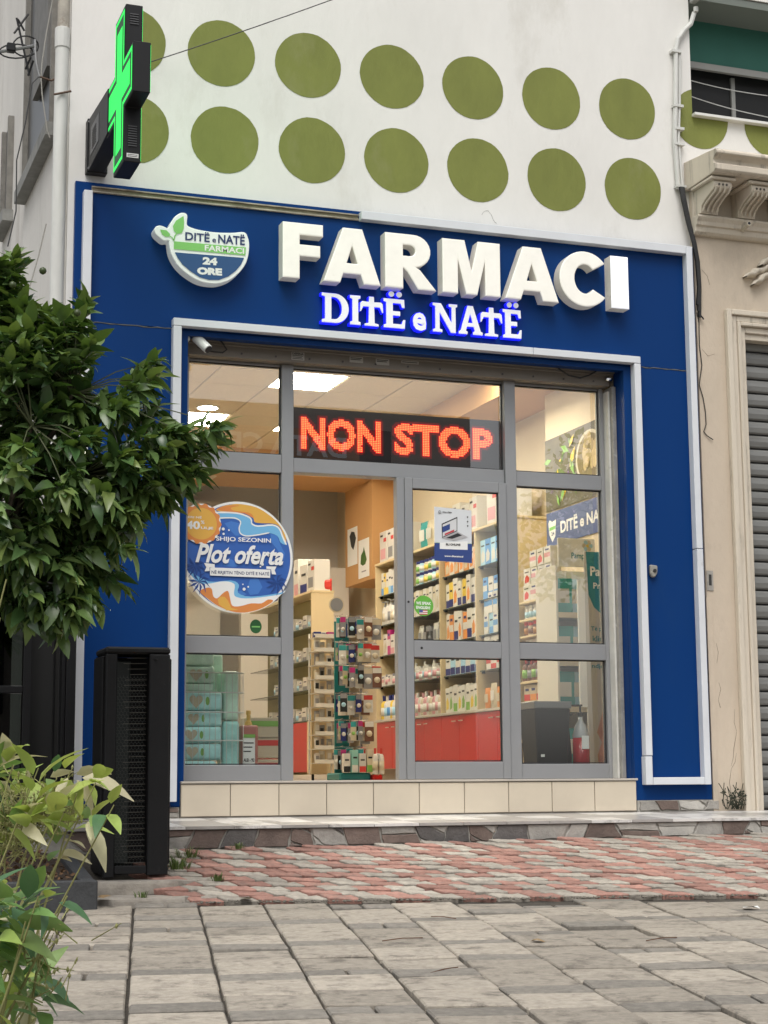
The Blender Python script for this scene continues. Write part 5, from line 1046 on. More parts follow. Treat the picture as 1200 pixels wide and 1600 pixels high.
db = thing('door_sensor', (1.51,0,1.93), 'small grey bell box on the right blue panel', 'bell'); MB().prism([(1.50,2.03),(1.565,2.025),(1.562,1.97),(1.54,1.935),(1.515,1.935),(1.50,1.96)],-.035,-.0005).build('box', M('bell_grey', (.30,.29,.26), .5), db, .008); MB().cyl((1.535,-.042,1.985),(1.535,-.034,1.985),.014,n=10).build('button', ALUD, db)
# ------------------------------------------------------------------ conduits, cables and wires on the right
cd_ = thing('conduit', (1.88,0,4.5), 'pale plastic cable conduit running down beside the cornice', 'conduit')
CP = [(2.086,.02,6.56),(2.05,.02,6.46),(1.99,.02,6.40),(1.925,.02,6.31),(1.905,.02,6.22),(1.885,.02,5.75),(1.865,.02,5.46),(1.885,.02,5.05)]
MB().tube(CP, [.02]*8, 8).build('pipe', PIPEM, cd_); MB().tube([(a+.035,y_,z) for a,y_,z in CP[4:]], .012, 6).build('pipe', PIPEM, cd_)
for z in (6.2,5.74,5.55,5.42,5.07): bx('clip', PIPEM, 1.86,1.945,-.004,.048,z-.01,z+.01, cd_)
cb = thing('cable_bundle', (1.97,-.02,4.1), 'thick black cable bundle hanging between cladding and cream wall', 'cable')
for k in range(3): MB().tube([(1.89+.012*k,.0,5.06),(1.90+.012*k,-.01,4.95),(1.935+.01*k,-.02,4.75),(1.972+.008*k,-.03,4.60),(1.995+.008*k,-.03,4.45),(2.005+.006*k,-.03,4.25),(1.992+.008*k,-.025,4.10-.05*k)], .013, 6).build('cable', CABLE, cb)
MB().tube([(2.0,-.02,4.10),(2.012,-.03,4.06),(2.0,-.03,4.03),(2.03,-.03,4.0),(2.04,-.03,3.985)], .006, 5).build('frayed_end', CABLE, cb)
lw = MB().tube([(1.995,-.01,4.04),(2.008,-.012,3.96),(2.004,-.012,3.78),(2.02,-.012,3.62),(2.0,-.012,3.52),(1.99,-.012,3.46),(2.02,-.012,3.36),(2.036,-.012,3.25),(2.038,-.012,3.15),(2.015,-.012,3.09),(2.04,-.015,3.06),(2.09,-.02,3.03)], .004, 5).build('loose_wire', CABLE); tag(lw, 'thin loose wire dangling down the cream wall edge', 'wire')
bw = bx('pilaster_strip', CREAMW, 1.985,2.03,-.012,-.0052,.16,1.80); tag(bw, 'chipped render strip beside the right edge of the cladding', 'render')
ac = thing('air_conditioner', (2.1,.0,6.6), 'bottom corner of a grey outdoor air conditioning unit at the top edge', 'air conditioner')
bx('body', M('ac_grey', (.30,.30,.28), .5), 2.055,2.11,-.12,.04,6.64,7.2, ac, .008); bx('grille', ALUD, 2.06,2.095,-.124,-.121,6.68,7.2, ac); MB().cyl((2.09,.0,6.56),(2.09,.0,6.60),.02,n=8).build('outlet', PIPEM, ac)
ow = MB().tube([(-2.42+3.6*i/14, .03-1.2*i/14, 5.50+1.55*(i/14)-.25*(i/14)*(1-i/14)) for i in range(15)], .004, 5).build('overhead_wire', CABLE); tag(ow, 'thin black wire rising across the dotted wall', 'wire')
# ------------------------------------------------------------------ drainpipe, antenna, wires on the left
dp_ = thing('drainpipe', (-2.985,.08,1), 'weathered white drainpipe at the left corner of the building', 'drainpipe')
MB().cyl((-2.995,.06,1.0),(-2.99,.06,5.62),.048,n=16,cap=False).build('pipe', PIPEM, dp_, 0, True); MB().cyl((-2.99,.06,5.55),(-2.99,.06,5.70),.054,n=16).build('socket', PIPEM, dp_, .004); MB().cyl((-2.985,.06,5.69),(-2.98,.06,9.4),.043,n=16,cap=False).build('pipe', M('rusty_pipe', (.36,.33,.28), .7, .3, 6, .2, 30, stain=((.14,.10,.07),.52,.15), sscale=7), dp_, 0, True)
MB().tube([(-3.05,.0,5.18),(-2.99,-.0,5.20),(-2.93,.0,5.22)],.008,5).build('clamp', M('rust', (.10,.06,.04), .8), dp_)
an = thing('tv_antenna', (-3.2,.2,5.2), 'black yagi television antenna bracketed to the drainpipe', 'antenna')
AY = .25
def px3(px,py): # shorthand for a point on the antenna plane
    d = Rr*((px-600))+Ru*(800-py)-Rb*2718.7; t = (AY-CAMP.y)/d.y; return CAMP+d*t
MB().tube([px3(-30,84),px3(5,80),px3(52,72)],.012,6).build('boom', M('antenna_grey', (.25,.25,.25), .4, metal=.5), an)
for a,c in (((26,28),(46,118)),((44,22),(22,52)),((28,30),(38,48)),((40,108),(48,90)),((44,118),(52,95))): MB().tube([px3(*a),px3(*c)],.008,5).build('element', BLACKM, an)
for cx,cy,rx,ry in ((40,72,20,16),(25,80,26,11)): MB().tube([px3(cx+rx*math.cos(i*.4),cy+ry*math.sin(i*.4)) for i in range(17)],.006,5).build('loop', BLACKM, an)
c0 = px3(17,75); bx('junction', BLACKM, c0.x-.03,c0.x+.03,AY-.03,AY+.03,c0.z-.03,c0.z+.03, an, .006)
MB().tube([px3(55,62),px3(55,78),px3(57,100),px3(62,120)],.010,6).build('mast', M('antenna_grey', ()), an); MB().tube([px3(62,120),px3(80,126),px3(100,118)],.008,5).build('bracket', M('rust', ()), an)
for n_,pts in enumerate((((82,0),(72,55),(66,95),(64,120),(66,150),(74,205),(78,215)),((60,120),(50,130),(40,190),(26,250),(25,330),(12,385)),((125,180),(113,200),(100,240),(95,300)),((72,350),(60,400),(40,470),(35,500)))):
    o = MB().tube([px3(*p) for p in pts],.005,5).build('wall_wire', M('pale_wire', (.3,.29,.26)) if n_ in (0,3) else CABLE); tag(o, ('pale wire looping past the antenna','thin black wire drooping down the alley wall','short black wire stapled to the building corner','thin pale wire low on the alley wall')[n_], 'wire')
# ------------------------------------------------------------------ dark glazed kiosk at the left
kb = thing('glazed_kiosk', (-3.6,-.3,0), 'black framed glazed enclosure beside the left edge of the shopfront', 'kiosk')
def kbar(n,*a): return bx(n, BLACKM, *a, kb, .003)
kbar('post', -2.965,-2.905,-.52,-.44,.0,1.95); kbar('post', -3.235,-3.185,-.52,-.44,.0,1.95); kbar('rail', -4.6,-3.237,-.52,-.45,.99,1.035); kbar('rail', -4.6,-2.90,-.52,-.2,1.952,2.02); kbar('post', -2.99,-2.966,-.50,.04,.0,1.95)
bx('dark_door', M('black_interior', ()), -3.184,-2.992,-.40,-.385,.0,1.95, kb); kbar('bar', -3.03,-3.022,-.415,-.402,.1,1.9)
for z0,z1 in ((.04,.988),(1.037,1.95)): bx('pane', DGLASS, -4.6,-3.237,-.49,-.484,z0,z1, kb)
bx('interior', M('black_interior', ()), -4.6,-3.24,.02,.045,.0,2.0, kb)
# ------------------------------------------------------------------ tall black cabinet with mesh front
ct = thing('mesh_cabinet', (-2.74,-1.35,-.12), 'tall narrow black cabinet with a wire mesh front beside the entrance', 'cabinet')
X0,X1,YF,YB,Z0,Z1 = -2.895,-2.505,-1.5,-1.16,-.095,1.205
bx('frame_post', BLACKP, X0,X0+.065,YF,YF+.05,Z0-.02,Z1-.03, ct, .006); bx('frame_post', BLACKP, X1-.135,X1-.012,YF-.008,YF+.05,Z0-.01,Z1-.03, ct, .006); bx('frame_post', BLACKP, X1-.012,X1+.012,YF+.06,YB,Z0+.05,Z1-.05, ct, .006)
bx('top', BLACKP, X0-.002,X1-.008,YF-.004,YB,Z1-.029,Z1+.012, ct, .012); bx('bottom_rail', BLACKP, X0+.066,X1-.136,YF+.002,YF+.05,Z0,Z0+.045, ct, .004)
bx('side_panel', BLACKP, X0-.012,X0+.01,YF+.06,YB,Z0,Z1-.04, ct, .004); bx('back_panel', BLACKP, X0,X1,YB-.02,YB-.002,Z0+.02,Z1-.03, ct)
MB().lathe([(.0,.0),(.012,0),(.012,.003)],(X1-.1,YF-.01,Z1-.06),8).build('knob', ALUD, ct)
frm = M('mesh_wire', (.10,.105,.10), .35, metal=.6); xa,xb = X0+.066,X1-.136
for i in range(38):
    z = Z0+.06+i*(Z1-Z0-.11)/37; MB().tube([(xa+.07+.02*math.sin(i*1.7),YF+.075,z),(xb,YF+.07,z+.002)],.0022,4).build('louvre_wire', M('louvre_wire_metal', (.17,.16,.14), .35, metal=.6), ct)
b = MB(); st = .021
nn = int((Z1-Z0)/st)
for j in range(nn):
    for i in range(int((xb-xa)/st)+1):
        x = xa+i*st+(st/2 if j%2 else 0); z = Z0+.05+j*st*.86
        if x > xb-.012 or z > Z1-.05: continue
        for a in (90,210,330):
            r = math.radians(a); b.tube([(x,YF+.03,z),(x+math.cos(r)*st*.55,YF+.03,z+math.sin(r)*st*.55)],.0008,3)
tag(b.build('wire_mesh', frm, ct), kind='stuff')
bx('lamp_unit', M('dark_grey_unit', (.02,.025,.024), .3), xa+.0,xa+.10,YF+.10,YF+.2,Z0+.05,Z1-.06, ct, .01)
# rough stone slabs under it
rk = random.Random(4)
def slab(pts, z0, z1, label):
    b = MB(); n = len(pts); b.add([(x,y_,z0) for x,y_ in pts]+[(x,y_,pz(x,min(y_,edge_y(x)))+z1+rk.uniform(-.008,.008)) for x,y_ in pts],[tuple(range(n-1,-1,-1)),tuple(range(n,2*n))]+[(i,(i+1)%n,n+(i+1)%n,n+i) for i in range(n)])
    o = b.build('stone_slab', ROCK, None, .015, seg=2); tag(o, label, 'stone'); return o
slab([(-3.10,-1.93),(-2.85,-1.945),(-2.52,-1.96),(-2.44,-1.80),(-2.50,-1.70),(-2.80,-1.70),(-3.05,-1.76)], -.4,.035,'long rough pale stone slab in front of the black cabinet')
slab([(-2.98,-1.70),(-2.5,-1.69),(-2.36,-1.6),(-2.35,-1.2),(-2.6,-1.0),(-3.0,-1.05)], -.4,.105,'flat rough stone slab under the black cabinet')
slab([(-2.42,-1.92),(-2.33,-1.93),(-2.30,-1.82),(-2.40,-1.80)], -.4,.03,'small broken stone at the paving corner')
# planter kerb with soil
pk_ = thing('planter_kerb', (-3.4,-1.9,-.2), 'dark grey planter kerb at the left below the shrub', 'kerb')
KM = M('dark_kerb_concrete', (.045,.047,.05), .7, .25, 10, .3, 50)
bx('front_kerb', KM, -4.6,-3.045,-2.16,-2.08,-.4,-.09, pk_, .008); b = MB(); b.add([(-3.13,-2.079,-.4),(-3.046,-2.079,-.4),(-3.02,-1.2,-.4),(-3.10,-1.2,-.4),(-3.13,-2.079,-.085),(-3.046,-2.079,-.09),(-3.02,-1.2,.02),(-3.10,-1.2,.02)],[(0,3,2,1),(4,5,6,7),(0,1,5,4),(1,2,6,5),(2,3,7,6),(3,0,4,7)]); b.build('side_kerb', KM, pk_, .008)
so_ = sheet('s', lambda x,y_: -.12+.11*(y_+2.1)+.02*math.sin(x*9)*math.cos(y_*7), [-4.6+.15*i for i in range(11)], [-2.08+.12*j for j in range(12)], SOIL).build('planter_soil', SOIL); tag(so_, kind='structure')
lm = MB(); rl = random.Random(9)
for i in range(420):
    x,y_ = rl.uniform(-3.9,-3.14), rl.uniform(-2.06,-1.0); z = -.11+.11*(y_+2.1)+.02; s = rl.uniform(.008,.022); a = rl.uniform(0,6.28); t = rl.uniform(-.6,.6)
    c,sn = math.cos(a)*s,math.sin(a)*s; lm.add([(x-c,y_-sn,z),(x+sn*.4,y_-c*.4,z+t*s),(x+c,y_+sn,z+.006),(x-sn*.4,y_+c*.4,z-t*s+.008)],[(0,1,2,3)])
tag(lm.build('leaf_litter', M('dead_leaf', (.12,.065,.03), .9, .5, 20)), 'brown leaf litter covering the planter soil', 'leaf litter', kind='stuff')
# small litter
def scrap(name, x, y_, z, s, mat, label, cat, seed):
    r = random.Random(seed); n = 7; b = MB(); b.add([(x,y_,z+.012)]+[(x+s*math.cos(i*.9)*r.uniform(.6,1),y_+s*math.sin(i*.9)*r.uniform(.6,1),z+r.uniform(.002,.02)) for i in range(n)],[(0,i+1,(i+1)%n+1) for i in range(n)]); o = b.build(name, mat); tag(o, label, cat)
P3 = lambda x,y_: (x,y_,pz(x,y_))
scrap('paper_scrap', *P3(.28,-3.28), .065, WHITEP, 'crumpled white paper scrap on the grey pavers at right', 'paper', 1)
scrap('fallen_leaf', *P3(-1.38,-4.15), .04, M('dead_leaf_tan', (.3,.2,.1)), 'curled tan leaf on the middle of the pavement', 'leaf', 2)
x,y_ = ev(.62,.02); scrap('fallen_leaf', x,y_,pz(x,y_)+.01, .05, M('yellow_leaf', (.5,.33,.06)), 'yellow leaf in the dirt seam by the pink paving', 'leaf', 3)
scrap('fallen_leaf', -2.98,-1.98,-.2, .05, M('dead_leaf_tan', ()), 'brown leaf lying against the black cabinet foot', 'leaf', 5)
for n_,(x,y_,L,a) in enumerate(((-2.05,-3.9,.22,.2),(-2.2,-4.9,.2,.6),(-1.4,-3.2,.15,2.2),(-.9,-4.3,.2,.3),(-.2,-4.9,.22,.1),(.2,-3.9,.16,.9))):
    o = MB().tube([(x,y_,pz(x,y_)+.005),(x+L*.5*math.cos(a),y_+L*.5*math.sin(a),pz(x,y_)+.012),(x+L*math.cos(a),y_+L*math.sin(a),pz(x+L*math.cos(a),y_+L*math.sin(a))+.005)],.003,4).build('twig', M('twig_brown', (.12,.06,.035), .9)); tag(o, ('thin brown twig near the left paving edge','thin brown twig in the bottom left paving','short twig on paving behind the tan leaf','thin twig right of the bottom middle','thin twig at the bottom right paving','short twig near the paper scrap')[n_], 'twig', 'twigs on the paving')
# ------------------------------------------------------------------ vegetation
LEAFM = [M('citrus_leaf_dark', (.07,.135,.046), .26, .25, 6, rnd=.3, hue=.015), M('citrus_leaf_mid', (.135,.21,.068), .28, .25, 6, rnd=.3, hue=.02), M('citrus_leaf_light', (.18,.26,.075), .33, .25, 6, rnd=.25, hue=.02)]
for _m,_c in zip(LEAFM,((.08,.16,.02),(.14,.24,.03),(.22,.32,.05))): translucent(_m,.22,_c)
def leaf_geo(L, w, droop, fold, n=4, tip=1.0):
    vs = []; 
    for i in range(n+1):
        t = i/n; ww = w*(math.sin(math.pi*min(1,t*.92+.08)**.8)**.9)*.5 if 0 < i < n else w*.03
        z = -droop*L*t*t
        vs += [(L*t,-ww,z+fold*ww),(L*t,0,z),(L*t,ww,z+fold*ww)]
    fs = [(i*3+j,(i+1)*3+j,(i+1)*3+j+1,i*3+j+1) for i in range(n) for j in range(2)]
    return vs, fs
def leaf_mesh(name, L, w, droop, fold, mat, n=4):
    b = MB(); vs,fs = leaf_geo(L,w,droop,fold,n); b.add(vs,fs); return b.mesh(name, mat, 0, True, recalc=False)
def orient(d, up, roll):
    d = d.normalized(); s = up.cross(d)
    if s.length < 1e-3: s = Vector((1,0,0)).cross(d)
    s.normalize(); u = d.cross(s); c,sn = math.cos(roll),math.sin(roll)
    return Matrix((d, s*c+u*sn, u*c-s*sn)).transposed()
def put_leaves(leaves, meshes, geos, mats, parent, nmax, stuffname):
    """nearest leaves (towards the camera) as parts, the rest as one mesh"""
    leaves.sort(key=lambda l:(l[0]-CAMP).length); b = MB()
    for k,(p,mt,v,mi,sc) in enumerate(leaves):
        if k < nmax:
            o = bpy.data.objects.new('leaf', meshes[v][mi]); COL.objects.link(o); o.parent = parent; o.matrix_local = Matrix.Translation(p-WL[parent.name]) @ mt.to_4x4() @ Matrix.Scale(sc,4)
        else:
            vs,fs = geos[v]; b.add([p+mt@(Vector(q)*sc) for q in vs], fs, mi)
    if b.v: tag(b.build(stuffname, mats, parent, 0, True, recalc=False), kind='stuff')
# ---- citrus tree in front of the left side of the shopfront
RT = random.Random(12)
tree = thing('citrus_tree', (-3.78,-2.1,-.12), 'dense dark green citrus tree in front of the left side of the shopfront', 'tree')
K = 9.3/2718.7; TC = Vector((-3.358,-2.458,2.196)); FW = -Rb; UP = Vector((0,0,1)); RX = Vector((Rr.x,Rr.y,0)).normalized(); DX = Vector((FW.x,FW.y,0)).normalized()
SIL = [(-140,400),(-60,385),(-5,388),(22,380),(40,400),(36,440),(60,470),(95,470),(125,455),(138,478),(128,520),(150,535),(160,560),(148,600),(158,628),(190,612),(212,600),(214,568),(240,552),(252,572),(250,612),(262,650),(300,668),(355,668),(372,684),(340,702),(318,735),(300,770),(272,800),(246,800),(232,838),(205,856),(212,892),(186,900),(160,918),(166,955),(128,990),(85,998),(40,980),(0,960),(-140,960)]
def insil(x,y_):
    c = False; n = len(SIL)
    for i in range(n):
        (a,b_),(e,f) = SIL[i],SIL[(i+1)%n]
        if (b_ > y_) != (f > y_) and x < (e-a)*(y_-b_)/(f-b_)+a: c = not c
    return c
def edged(x,y_):
    return min(math.hypot(x-(a+(e-a)*t), y_-(b_+(f-b_)*t)) for (a,b_),(e,f) in zip(SIL,SIL[1:]+SIL[:1]) for t in (0,.25,.5,.75))
core = [Vector((-3.78,-2.1,-.15)),Vector((-3.78,-2.12,.5)),Vector((-3.72,-2.18,1.1)),Vector((-3.65,-2.25,1.6))]
tm_ = MB().tube(core,[.055,.047,.042,.034],10)
GEO = [leaf_geo(.122,.058,.30,.3),leaf_geo(.112,.056,.6,.35),leaf_geo(.135,.060,.2,.25),leaf_geo(.085,.046,.45,.4)]
LME = [[MB().add(*g_).mesh('leaf', m, 0, True, recalc=False) for m in LEAFM] for g_ in GEO]
leaves = []; tw = MB(); tips = []
tries = 0
while len(tips) < 430 and tries < 6000:
    tries += 1; x,y_ = RT.uniform(-120,380), RT.uniform(378,1000)
    if not insil(x,y_): continue
    e = edged(x,y_)
    if e < 9: continue
    dd = min(.62, .10+e*K*1.1); dep = RT.uniform(-dd,dd)*1.0
    p = TC+RX*((x-90)*K)+UP*((700-y_)*K)+DX*dep
    if any((p-q).length < .056 for q,_ in tips): continue
    tips.append((p,e))
# hand-placed outer shoots
for x,y_ in ((20,392),(128,462),(245,560),(355,676),(330,690),(300,690),(240,600),(215,870),(190,915),(20,420),(150,545),(315,745),(100,985),(60,975),(130,960)): tips.append((TC+RX*((x-90)*K)+UP*((700-y_)*K)+DX*RT.uniform(-.2,.1), 8))
ctr = TC+RX*(-.25)+UP*(-.1)
limbs = []
for k in range(9):
    a = 2*math.pi*k/9; q = ctr+Vector((math.cos(a)*.38,math.sin(a)*.3,RT.uniform(-.35,.55))); st = core[2]+(core[3]-core[2])*RT.random(); m_ = (st+q)/2+Vector((0,0,.08)); tm_.tube([st,m_,q],[.022,.016,.010],6); limbs += [m_,q]
limbs.append(core[3])
tm_.build('trunk', BARK, tree, 0, True)
for p,e in tips:
    q = min(limbs, key=lambda l:(l-p).length); d = (p-q); out = (d.normalized()+UP*.35+(p-ctr).normalized()*.6).normalized()
    if RT.random() < .8: tw.tube([q,(q+p)/2+UP*.03,p],[.006,.004,.0025],4)
    n = RT.randint(16,20); s0 = RT.random()*6
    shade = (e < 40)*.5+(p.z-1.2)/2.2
    for i in range(n):
        t = i/n; ang = s0+i*2.4; side = out.orthogonal().normalized(); side = Matrix.Rotation(ang,3,out)@side
        dirn = (out*(.25+.9*t)+side*(1.0-.45*t)+UP*RT.uniform(-.35,.15)).normalized()
        base = p-out*(.13*(1-t))+Vector((RT.gauss(0,.012),RT.gauss(0,.012),RT.gauss(0,.012)))
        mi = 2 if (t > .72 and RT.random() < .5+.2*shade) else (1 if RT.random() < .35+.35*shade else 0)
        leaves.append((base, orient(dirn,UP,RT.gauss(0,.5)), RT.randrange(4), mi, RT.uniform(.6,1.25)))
tag(tw.build('twigs', M('green_twig', (.05,.06,.02), .7), tree), kind='stuff')
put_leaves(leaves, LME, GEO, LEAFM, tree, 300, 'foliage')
fr = MB()
for i,(x,y_) in enumerate(((32,462),(78,440),(132,507),(28,590))):
    p = TC+RX*((x-90)*K)+UP*((700-y_)*K)-DX*.3; s = MB().lathe([(.004,-.02),(.016,-.012),(.02,0),(.016,.012),(.004,.02)],tuple(p),10).build('fruit', M('green_fruit', (.04,.06,.015), .4), tree, 0, True)
# ---- pale leafy shrubs in the left foreground
SHM = [M('shrub_leaf_lime', (.36,.45,.11), .45, .3, 8, rnd=.2, hue=.02), M('shrub_leaf_green', (.17,.28,.085), .45, .3, 8, rnd=.25, hue=.02), M('shrub_leaf_pale', (.55,.52,.34), .5, .25, 8, rnd=.15, hue=.01), M('shrub_leaf_deep', (.08,.17,.075), .4, .3, 8, rnd=.25)]
for _m,_c in zip(SHM,((.45,.55,.1),(.22,.36,.08),(.6,.55,.3),(.1,.22,.07))): translucent(_m,.3,_c)
SGEO = [leaf_geo(.10,.042,.3,.35,5),leaf_geo(.12,.046,.45,.3,5),leaf_geo(.08,.036,.2,.4,5)]
SME = [[MB().add(*g_).mesh('leaf', m, 0, True, recalc=False) for m in SHM] for g_ in SGEO]
STM = M('shrub_stem', (.26,.26,.10), .7, .2, 10)
def campt(px_,py_,d): return CAMP+(Rr*(px_-600)+Ru*(800-py_)-Rb*2718.7)*(d/2718.7)
def shrub(base, label, tipsl, seed, mix, nsub, lsc=1.0, dense=None):
    r = random.Random(seed); t = thing('leafy_shrub', tuple(base), label, 'shrub', None); st = MB(); lv = []
    for (p,dr) in tipsl:
        p = Vector(p); mid = (Vector(base)+p)/2+Vector((r.uniform(-.05,.05),r.uniform(-.05,.05),.08)); st.tube([Vector(base)+Vector((r.uniform(-.06,.06),r.uniform(-.06,.06),0)),mid,p],[.0035,.003,.0015],5)
        dv = Vector(dr).normalized()
        for i in range(nsub):
            tt = i/nsub; a = r.random()*6.28; side = Matrix.Rotation(a,3,dv)@dv.orthogonal().normalized()
            d = (dv*(.5+.5*tt)+side*(.9-.3*tt)+UP*r.uniform(-.25,.35)).normalized()
            q = p-dv*(.16*(1-tt))+side*.01; mi = r.choices(range(4),mix)[0]
            lv.append((q, orient(d,UP,r.gauss(0,.5)), r.randrange(3), mi, r.uniform(.6,1.1)*lsc))
    if dense:   # fine yellowish inflorescence tangle
        for i in range(dense[1]):
            c = Vector(dense[0][i % len(dense[0])]); p0 = c+Vector((r.gauss(0,.032),r.gauss(0,.032),r.gauss(0,.032))); d = Vector((r.uniform(-1,1),r.uniform(-1,1),r.uniform(-.2,1))).normalized(); p1 = p0+d*r.uniform(.03,.07)
            st.tube([p0,p1],[.0014,.0008],3)
            for q in range(2): s_ = r.uniform(.003,.006); st.lathe([(.0005,-s_),(s_*.6,0),(.0005,s_)],tuple(p0+(p1-p0)*r.uniform(.4,1)),4)
    st.build('stem', STM, t)
    put_leaves(lv, SME, SGEO, SHM, t, 150, 'foliage'); return t
g0 = lambda p: Vector((p.x,p.y,pz(p.x,p.y)))
T1 = []
R1 = random.Random(31)
for x,y_ in ((178,1258),(150,1222),(120,1240),(110,1205),(60,1200),(20,1195),(-20,1210),(90,1235),(40,1225),(10,1215),(130,1265),(100,1270),(60,1260),(-10,1260),(-20,1300)):
    p = campt(x,y_,4.2+R1.uniform(-.2,.2)); T1.append((p, Rr*R1.uniform(.1,.9)+UP*R1.uniform(-.2,.7)-FW*R1.uniform(0,.4)))
b1 = g0(campt(-30,1400,4.2)); b1 = Vector((b1.x-.05,b1.y,pz(b1.x,b1.y)))
shrub(b1, 'lime and cream leaved shrub beside the black cabinet, left foreground', T1, 5, (4,1.4,2.2,.3), 9, 1.0, ([campt(x,y_,4.25) for x,y_ in ((40,1280),(10,1265),(70,1275),(90,1265),(10,1310),(40,1305))],420))
T2 = []
for x,y_ in ((105,1400),(60,1400),(20,1395),(70,1430),(40,1440),(0,1430),(60,1480),(20,1500),(0,1470),(70,1520),(50,1560),(10,1550),(30,1590),(80,1590),(-10,1600)):
    p = campt(x,y_,3.0+R1.uniform(-.15,.15)); T2.append((p, Rr*R1.uniform(.1,.9)+UP*R1.uniform(-.4,.5)-FW*R1.uniform(0,.4)))
b2 = g0(campt(-60,1600,3.0)); b2 = Vector((b2.x-.03,b2.y,pz(b2.x,b2.y)))
shrub(b2, 'fresh green leaved shrub with wispy flower stalks in the bottom left corner', T2, 8, (1.2,4,.5,1.6), 9, .85, ([campt(x,y_,2.95) for x,y_ in ((60,1470),(75,1500),(50,1490),(65,1450),(60,1530),(50,1560))],40))
# a few yellow leaves poking in at the left edge
T3 = [(campt(10,905,3.4), Rr*1+UP*.1), (campt(-5,925,3.4), Rr*1-UP*.1), (campt(0,965,3.4), Rr*1+UP*.2)]
shrub(g0(campt(-150,1500,3.4)), 'yellow leaved twig poking in at the left edge', T3, 14, (5,.3,1,0), 3, .6)
# ---- weeds along the step and cabinet
def weed(x, y_, z, n, h, label, seed, kind='weed'):
    r = random.Random(seed); t = thing('weed_tuft', (x,y_,z), label, 'weed', None); b = MB()
    for i in range(n):
        a = r.uniform(0,6.28); L = h*r.uniform(.4,1); d = Vector((math.cos(a),math.sin(a),0)); p0 = Vector((x,y_,z))+d*r.uniform(0,h*.9); w = .0035
        s = Vector((-d.y,d.x,0))*w; m_ = p0+d*L*.25+UP*L*.6; e = p0+d*L*.6+UP*L*r.uniform(.5,1); b.add([p0-s,p0+s,m_+s*.8,m_-s*.8,e],[(0,1,2,3),(3,2,4)])
    o = b.build('blades', M('weed_green', (.10,.15,.035), .6, .3, 20), t, recalc=False); tag(o, kind='stuff')
for k,(x,y_,n,h,l) in enumerate(((-2.42,-1.35,90,.10,'green weed tuft growing at the foot of the black cabinet'),(-2.30,-1.12,60,.09,'weed tuft between cabinet and stone step'),(-2.25,-1.62,45,.06,'low weed patch in the broken pink paving'),(-1.95,-.97,35,.06,'small weed at the base of the stone step'),(-2.75,-1.9,30,.05,'tiny weeds on the seam of the stone slab'))):
    weed(x,y_,ramp_z(x,y_)+.0 if k < 4 else pz(x,y_)+.03,n,h,l,50+k)
vn = thing('climbing_weed', (2.12,-.05,.2), 'dark tangled weed at the cracked foot of the cream wall', 'weed'); b = MB(); r = random.Random(77)
for i in range(26):
    p = Vector((2.05+r.uniform(0,.16),-.02-r.uniform(0,.05),.2)); b.tube([p,p+Vector((r.uniform(-.05,.05),-.01,r.uniform(.03,.1))),p+Vector((r.uniform(-.08,.08),-.02,r.uniform(.06,.2)))],.003,4)
    q = p+Vector((r.uniform(-.05,.05),-.03,r.uniform(.02,.14))); s = .014; b.add([q,q+Vector((s,-.004,s*.5)),q+Vector((s*.3,0,s*1.3)),q+Vector((-s,-.004,s*.4))],[(0,1,2,3)])
b.build('stems', M('dark_weed', (.03,.035,.02), .8), vn)
# ------------------------------------------------------------------ the far side of the street, seen only as reflections in the glass
ob = thing('street_building', (2,-34,0), 'plain pale apartment building across the street, mirrored in the shop glass', 'building')
FB = M('facing_render', (.30,.27,.24), .9, .1, .3); bx('wall', FB, -14,14.5,-46,-34,-1,11, ob)
for k in range(5):
    for j in range(3): bx('window', ALUD, -12+k*5.5,-10+k*5.5,-33.99,-33.9,2.2+j*3.2,4+j*3.2, ob)
bx('sign_board', M('signboard_orange', (.45,.22,.10), .6), 4.5,11,-33.9,-33.8,9.3,10.3, ob); text('lettering','DATA CENTER',WHITEP,(10.6,-33.75,9.5),(-5.6,0,0),(0,0,.6),ob,.03)
rt = thing('street_tree', (12.5,-22,-1.2), 'leafy tree across the street, mirrored in the right panes', 'tree'); MB().tube([(12.5,-22,-1.2),(12.4,-22,3),(12.3,-22,5.5)],[.18,.14,.08],8).build('trunk', BARK, rt)
b = MB(); r = random.Random(99)
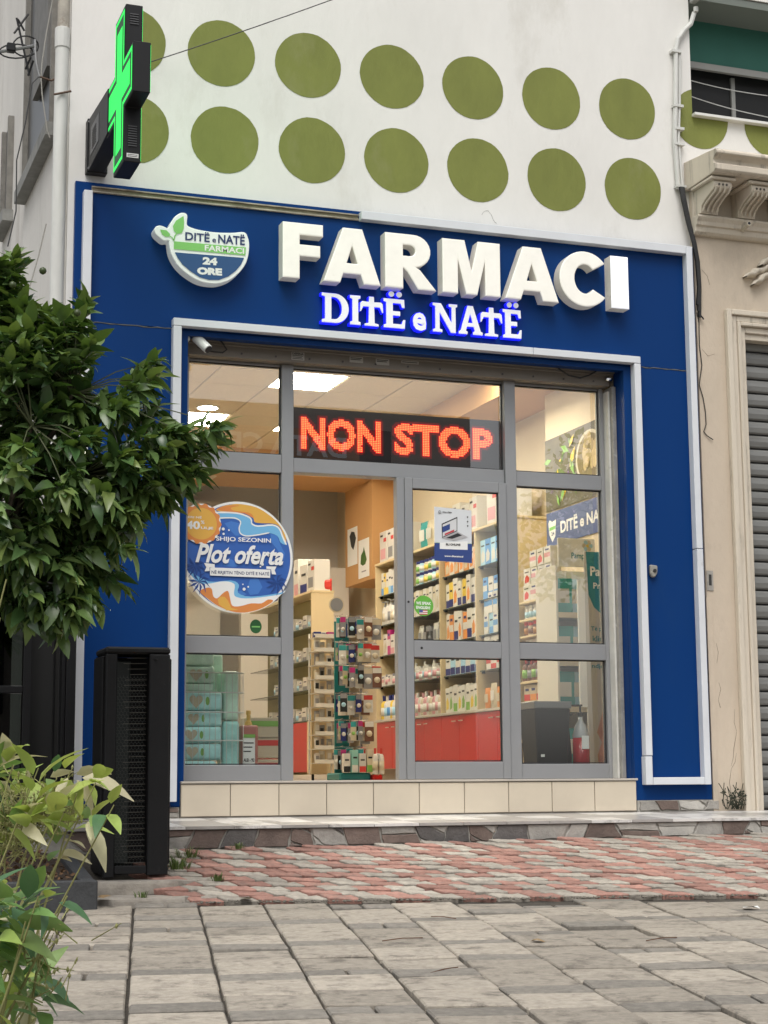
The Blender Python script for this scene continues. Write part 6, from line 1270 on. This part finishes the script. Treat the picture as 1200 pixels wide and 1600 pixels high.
for i in range(2600):
    a,c,q = r.uniform(0,6.28), r.uniform(-1,1), r.random()**.4; bl = r.choice(((0,0,0),(1.1,.3,-.5),(-1.0,0,-.7),(.3,0,.8)))
    p = Vector((12.5+bl[0]+1.5*q*math.cos(a)*math.sqrt(1-c*c), -22+bl[1]+1.5*q*math.sin(a)*math.sqrt(1-c*c), 6.3+bl[2]+1.3*q*c)); s = r.uniform(.06,.14)
    d = Vector((r.uniform(-1,1),r.uniform(-1,1),r.uniform(-1,1))).normalized()*s; e = d.orthogonal().normalized()*s*.5; b.add([p-d,p+e,p+d,p-e],[(0,1,2,3)])
tag(b.build('crown', LEAFM[1], rt, recalc=False), kind='stuff')

pc = thing('parked_car', (7.6,-16.8,-.83), 'pale hatchback parked across the street, mirrored in the lower panes', 'car')
CP_ = M('car_paint', (.62,.60,.60), .25, coat=.6); gz = -.83
side = [(5.5,gz+.28),(5.45,gz+.62),(5.6,gz+.78),(6.35,gz+.92),(7.0,gz+1.38),(7.5,gz+1.47),(8.5,gz+1.45),(9.2,gz+1.05),(9.65,gz+.95),(9.75,gz+.6),(9.7,gz+.28)]
MB().prism(side, -17.65,-15.95).build('body', CP_, pc, .06, True, seg=3)
for yy in (-15.94,-17.66): MB().prism([(6.55,gz+.95),(7.08,gz+1.32),(7.75,gz+1.38),(7.75,gz+.95)],yy-.01,yy+.01).build('window', ALUD, pc); MB().prism([(7.82,gz+.95),(7.82,gz+1.38),(8.4,gz+1.35),(8.95,gz+1.0)],yy-.01,yy+.01).build('window', ALUD, pc)
for xx in (6.25,8.95):
    for yy in (-15.97,-17.63):
        o = MB().cyl((xx,yy-.1,gz+.31),(xx,yy+.1,gz+.31),.31,n=20).build('tyre', BLACKP, pc, .02); MB().cyl((xx,yy-.105,gz+.31),(xx,yy+.105,gz+.31),.19,n=14).build('rim', CHROME, o)
for yy in (-16.2,-17.4): bx('headlight', WHITEP, 5.44,5.5,yy-.15,yy+.15,gz+.6,gz+.72, pc)
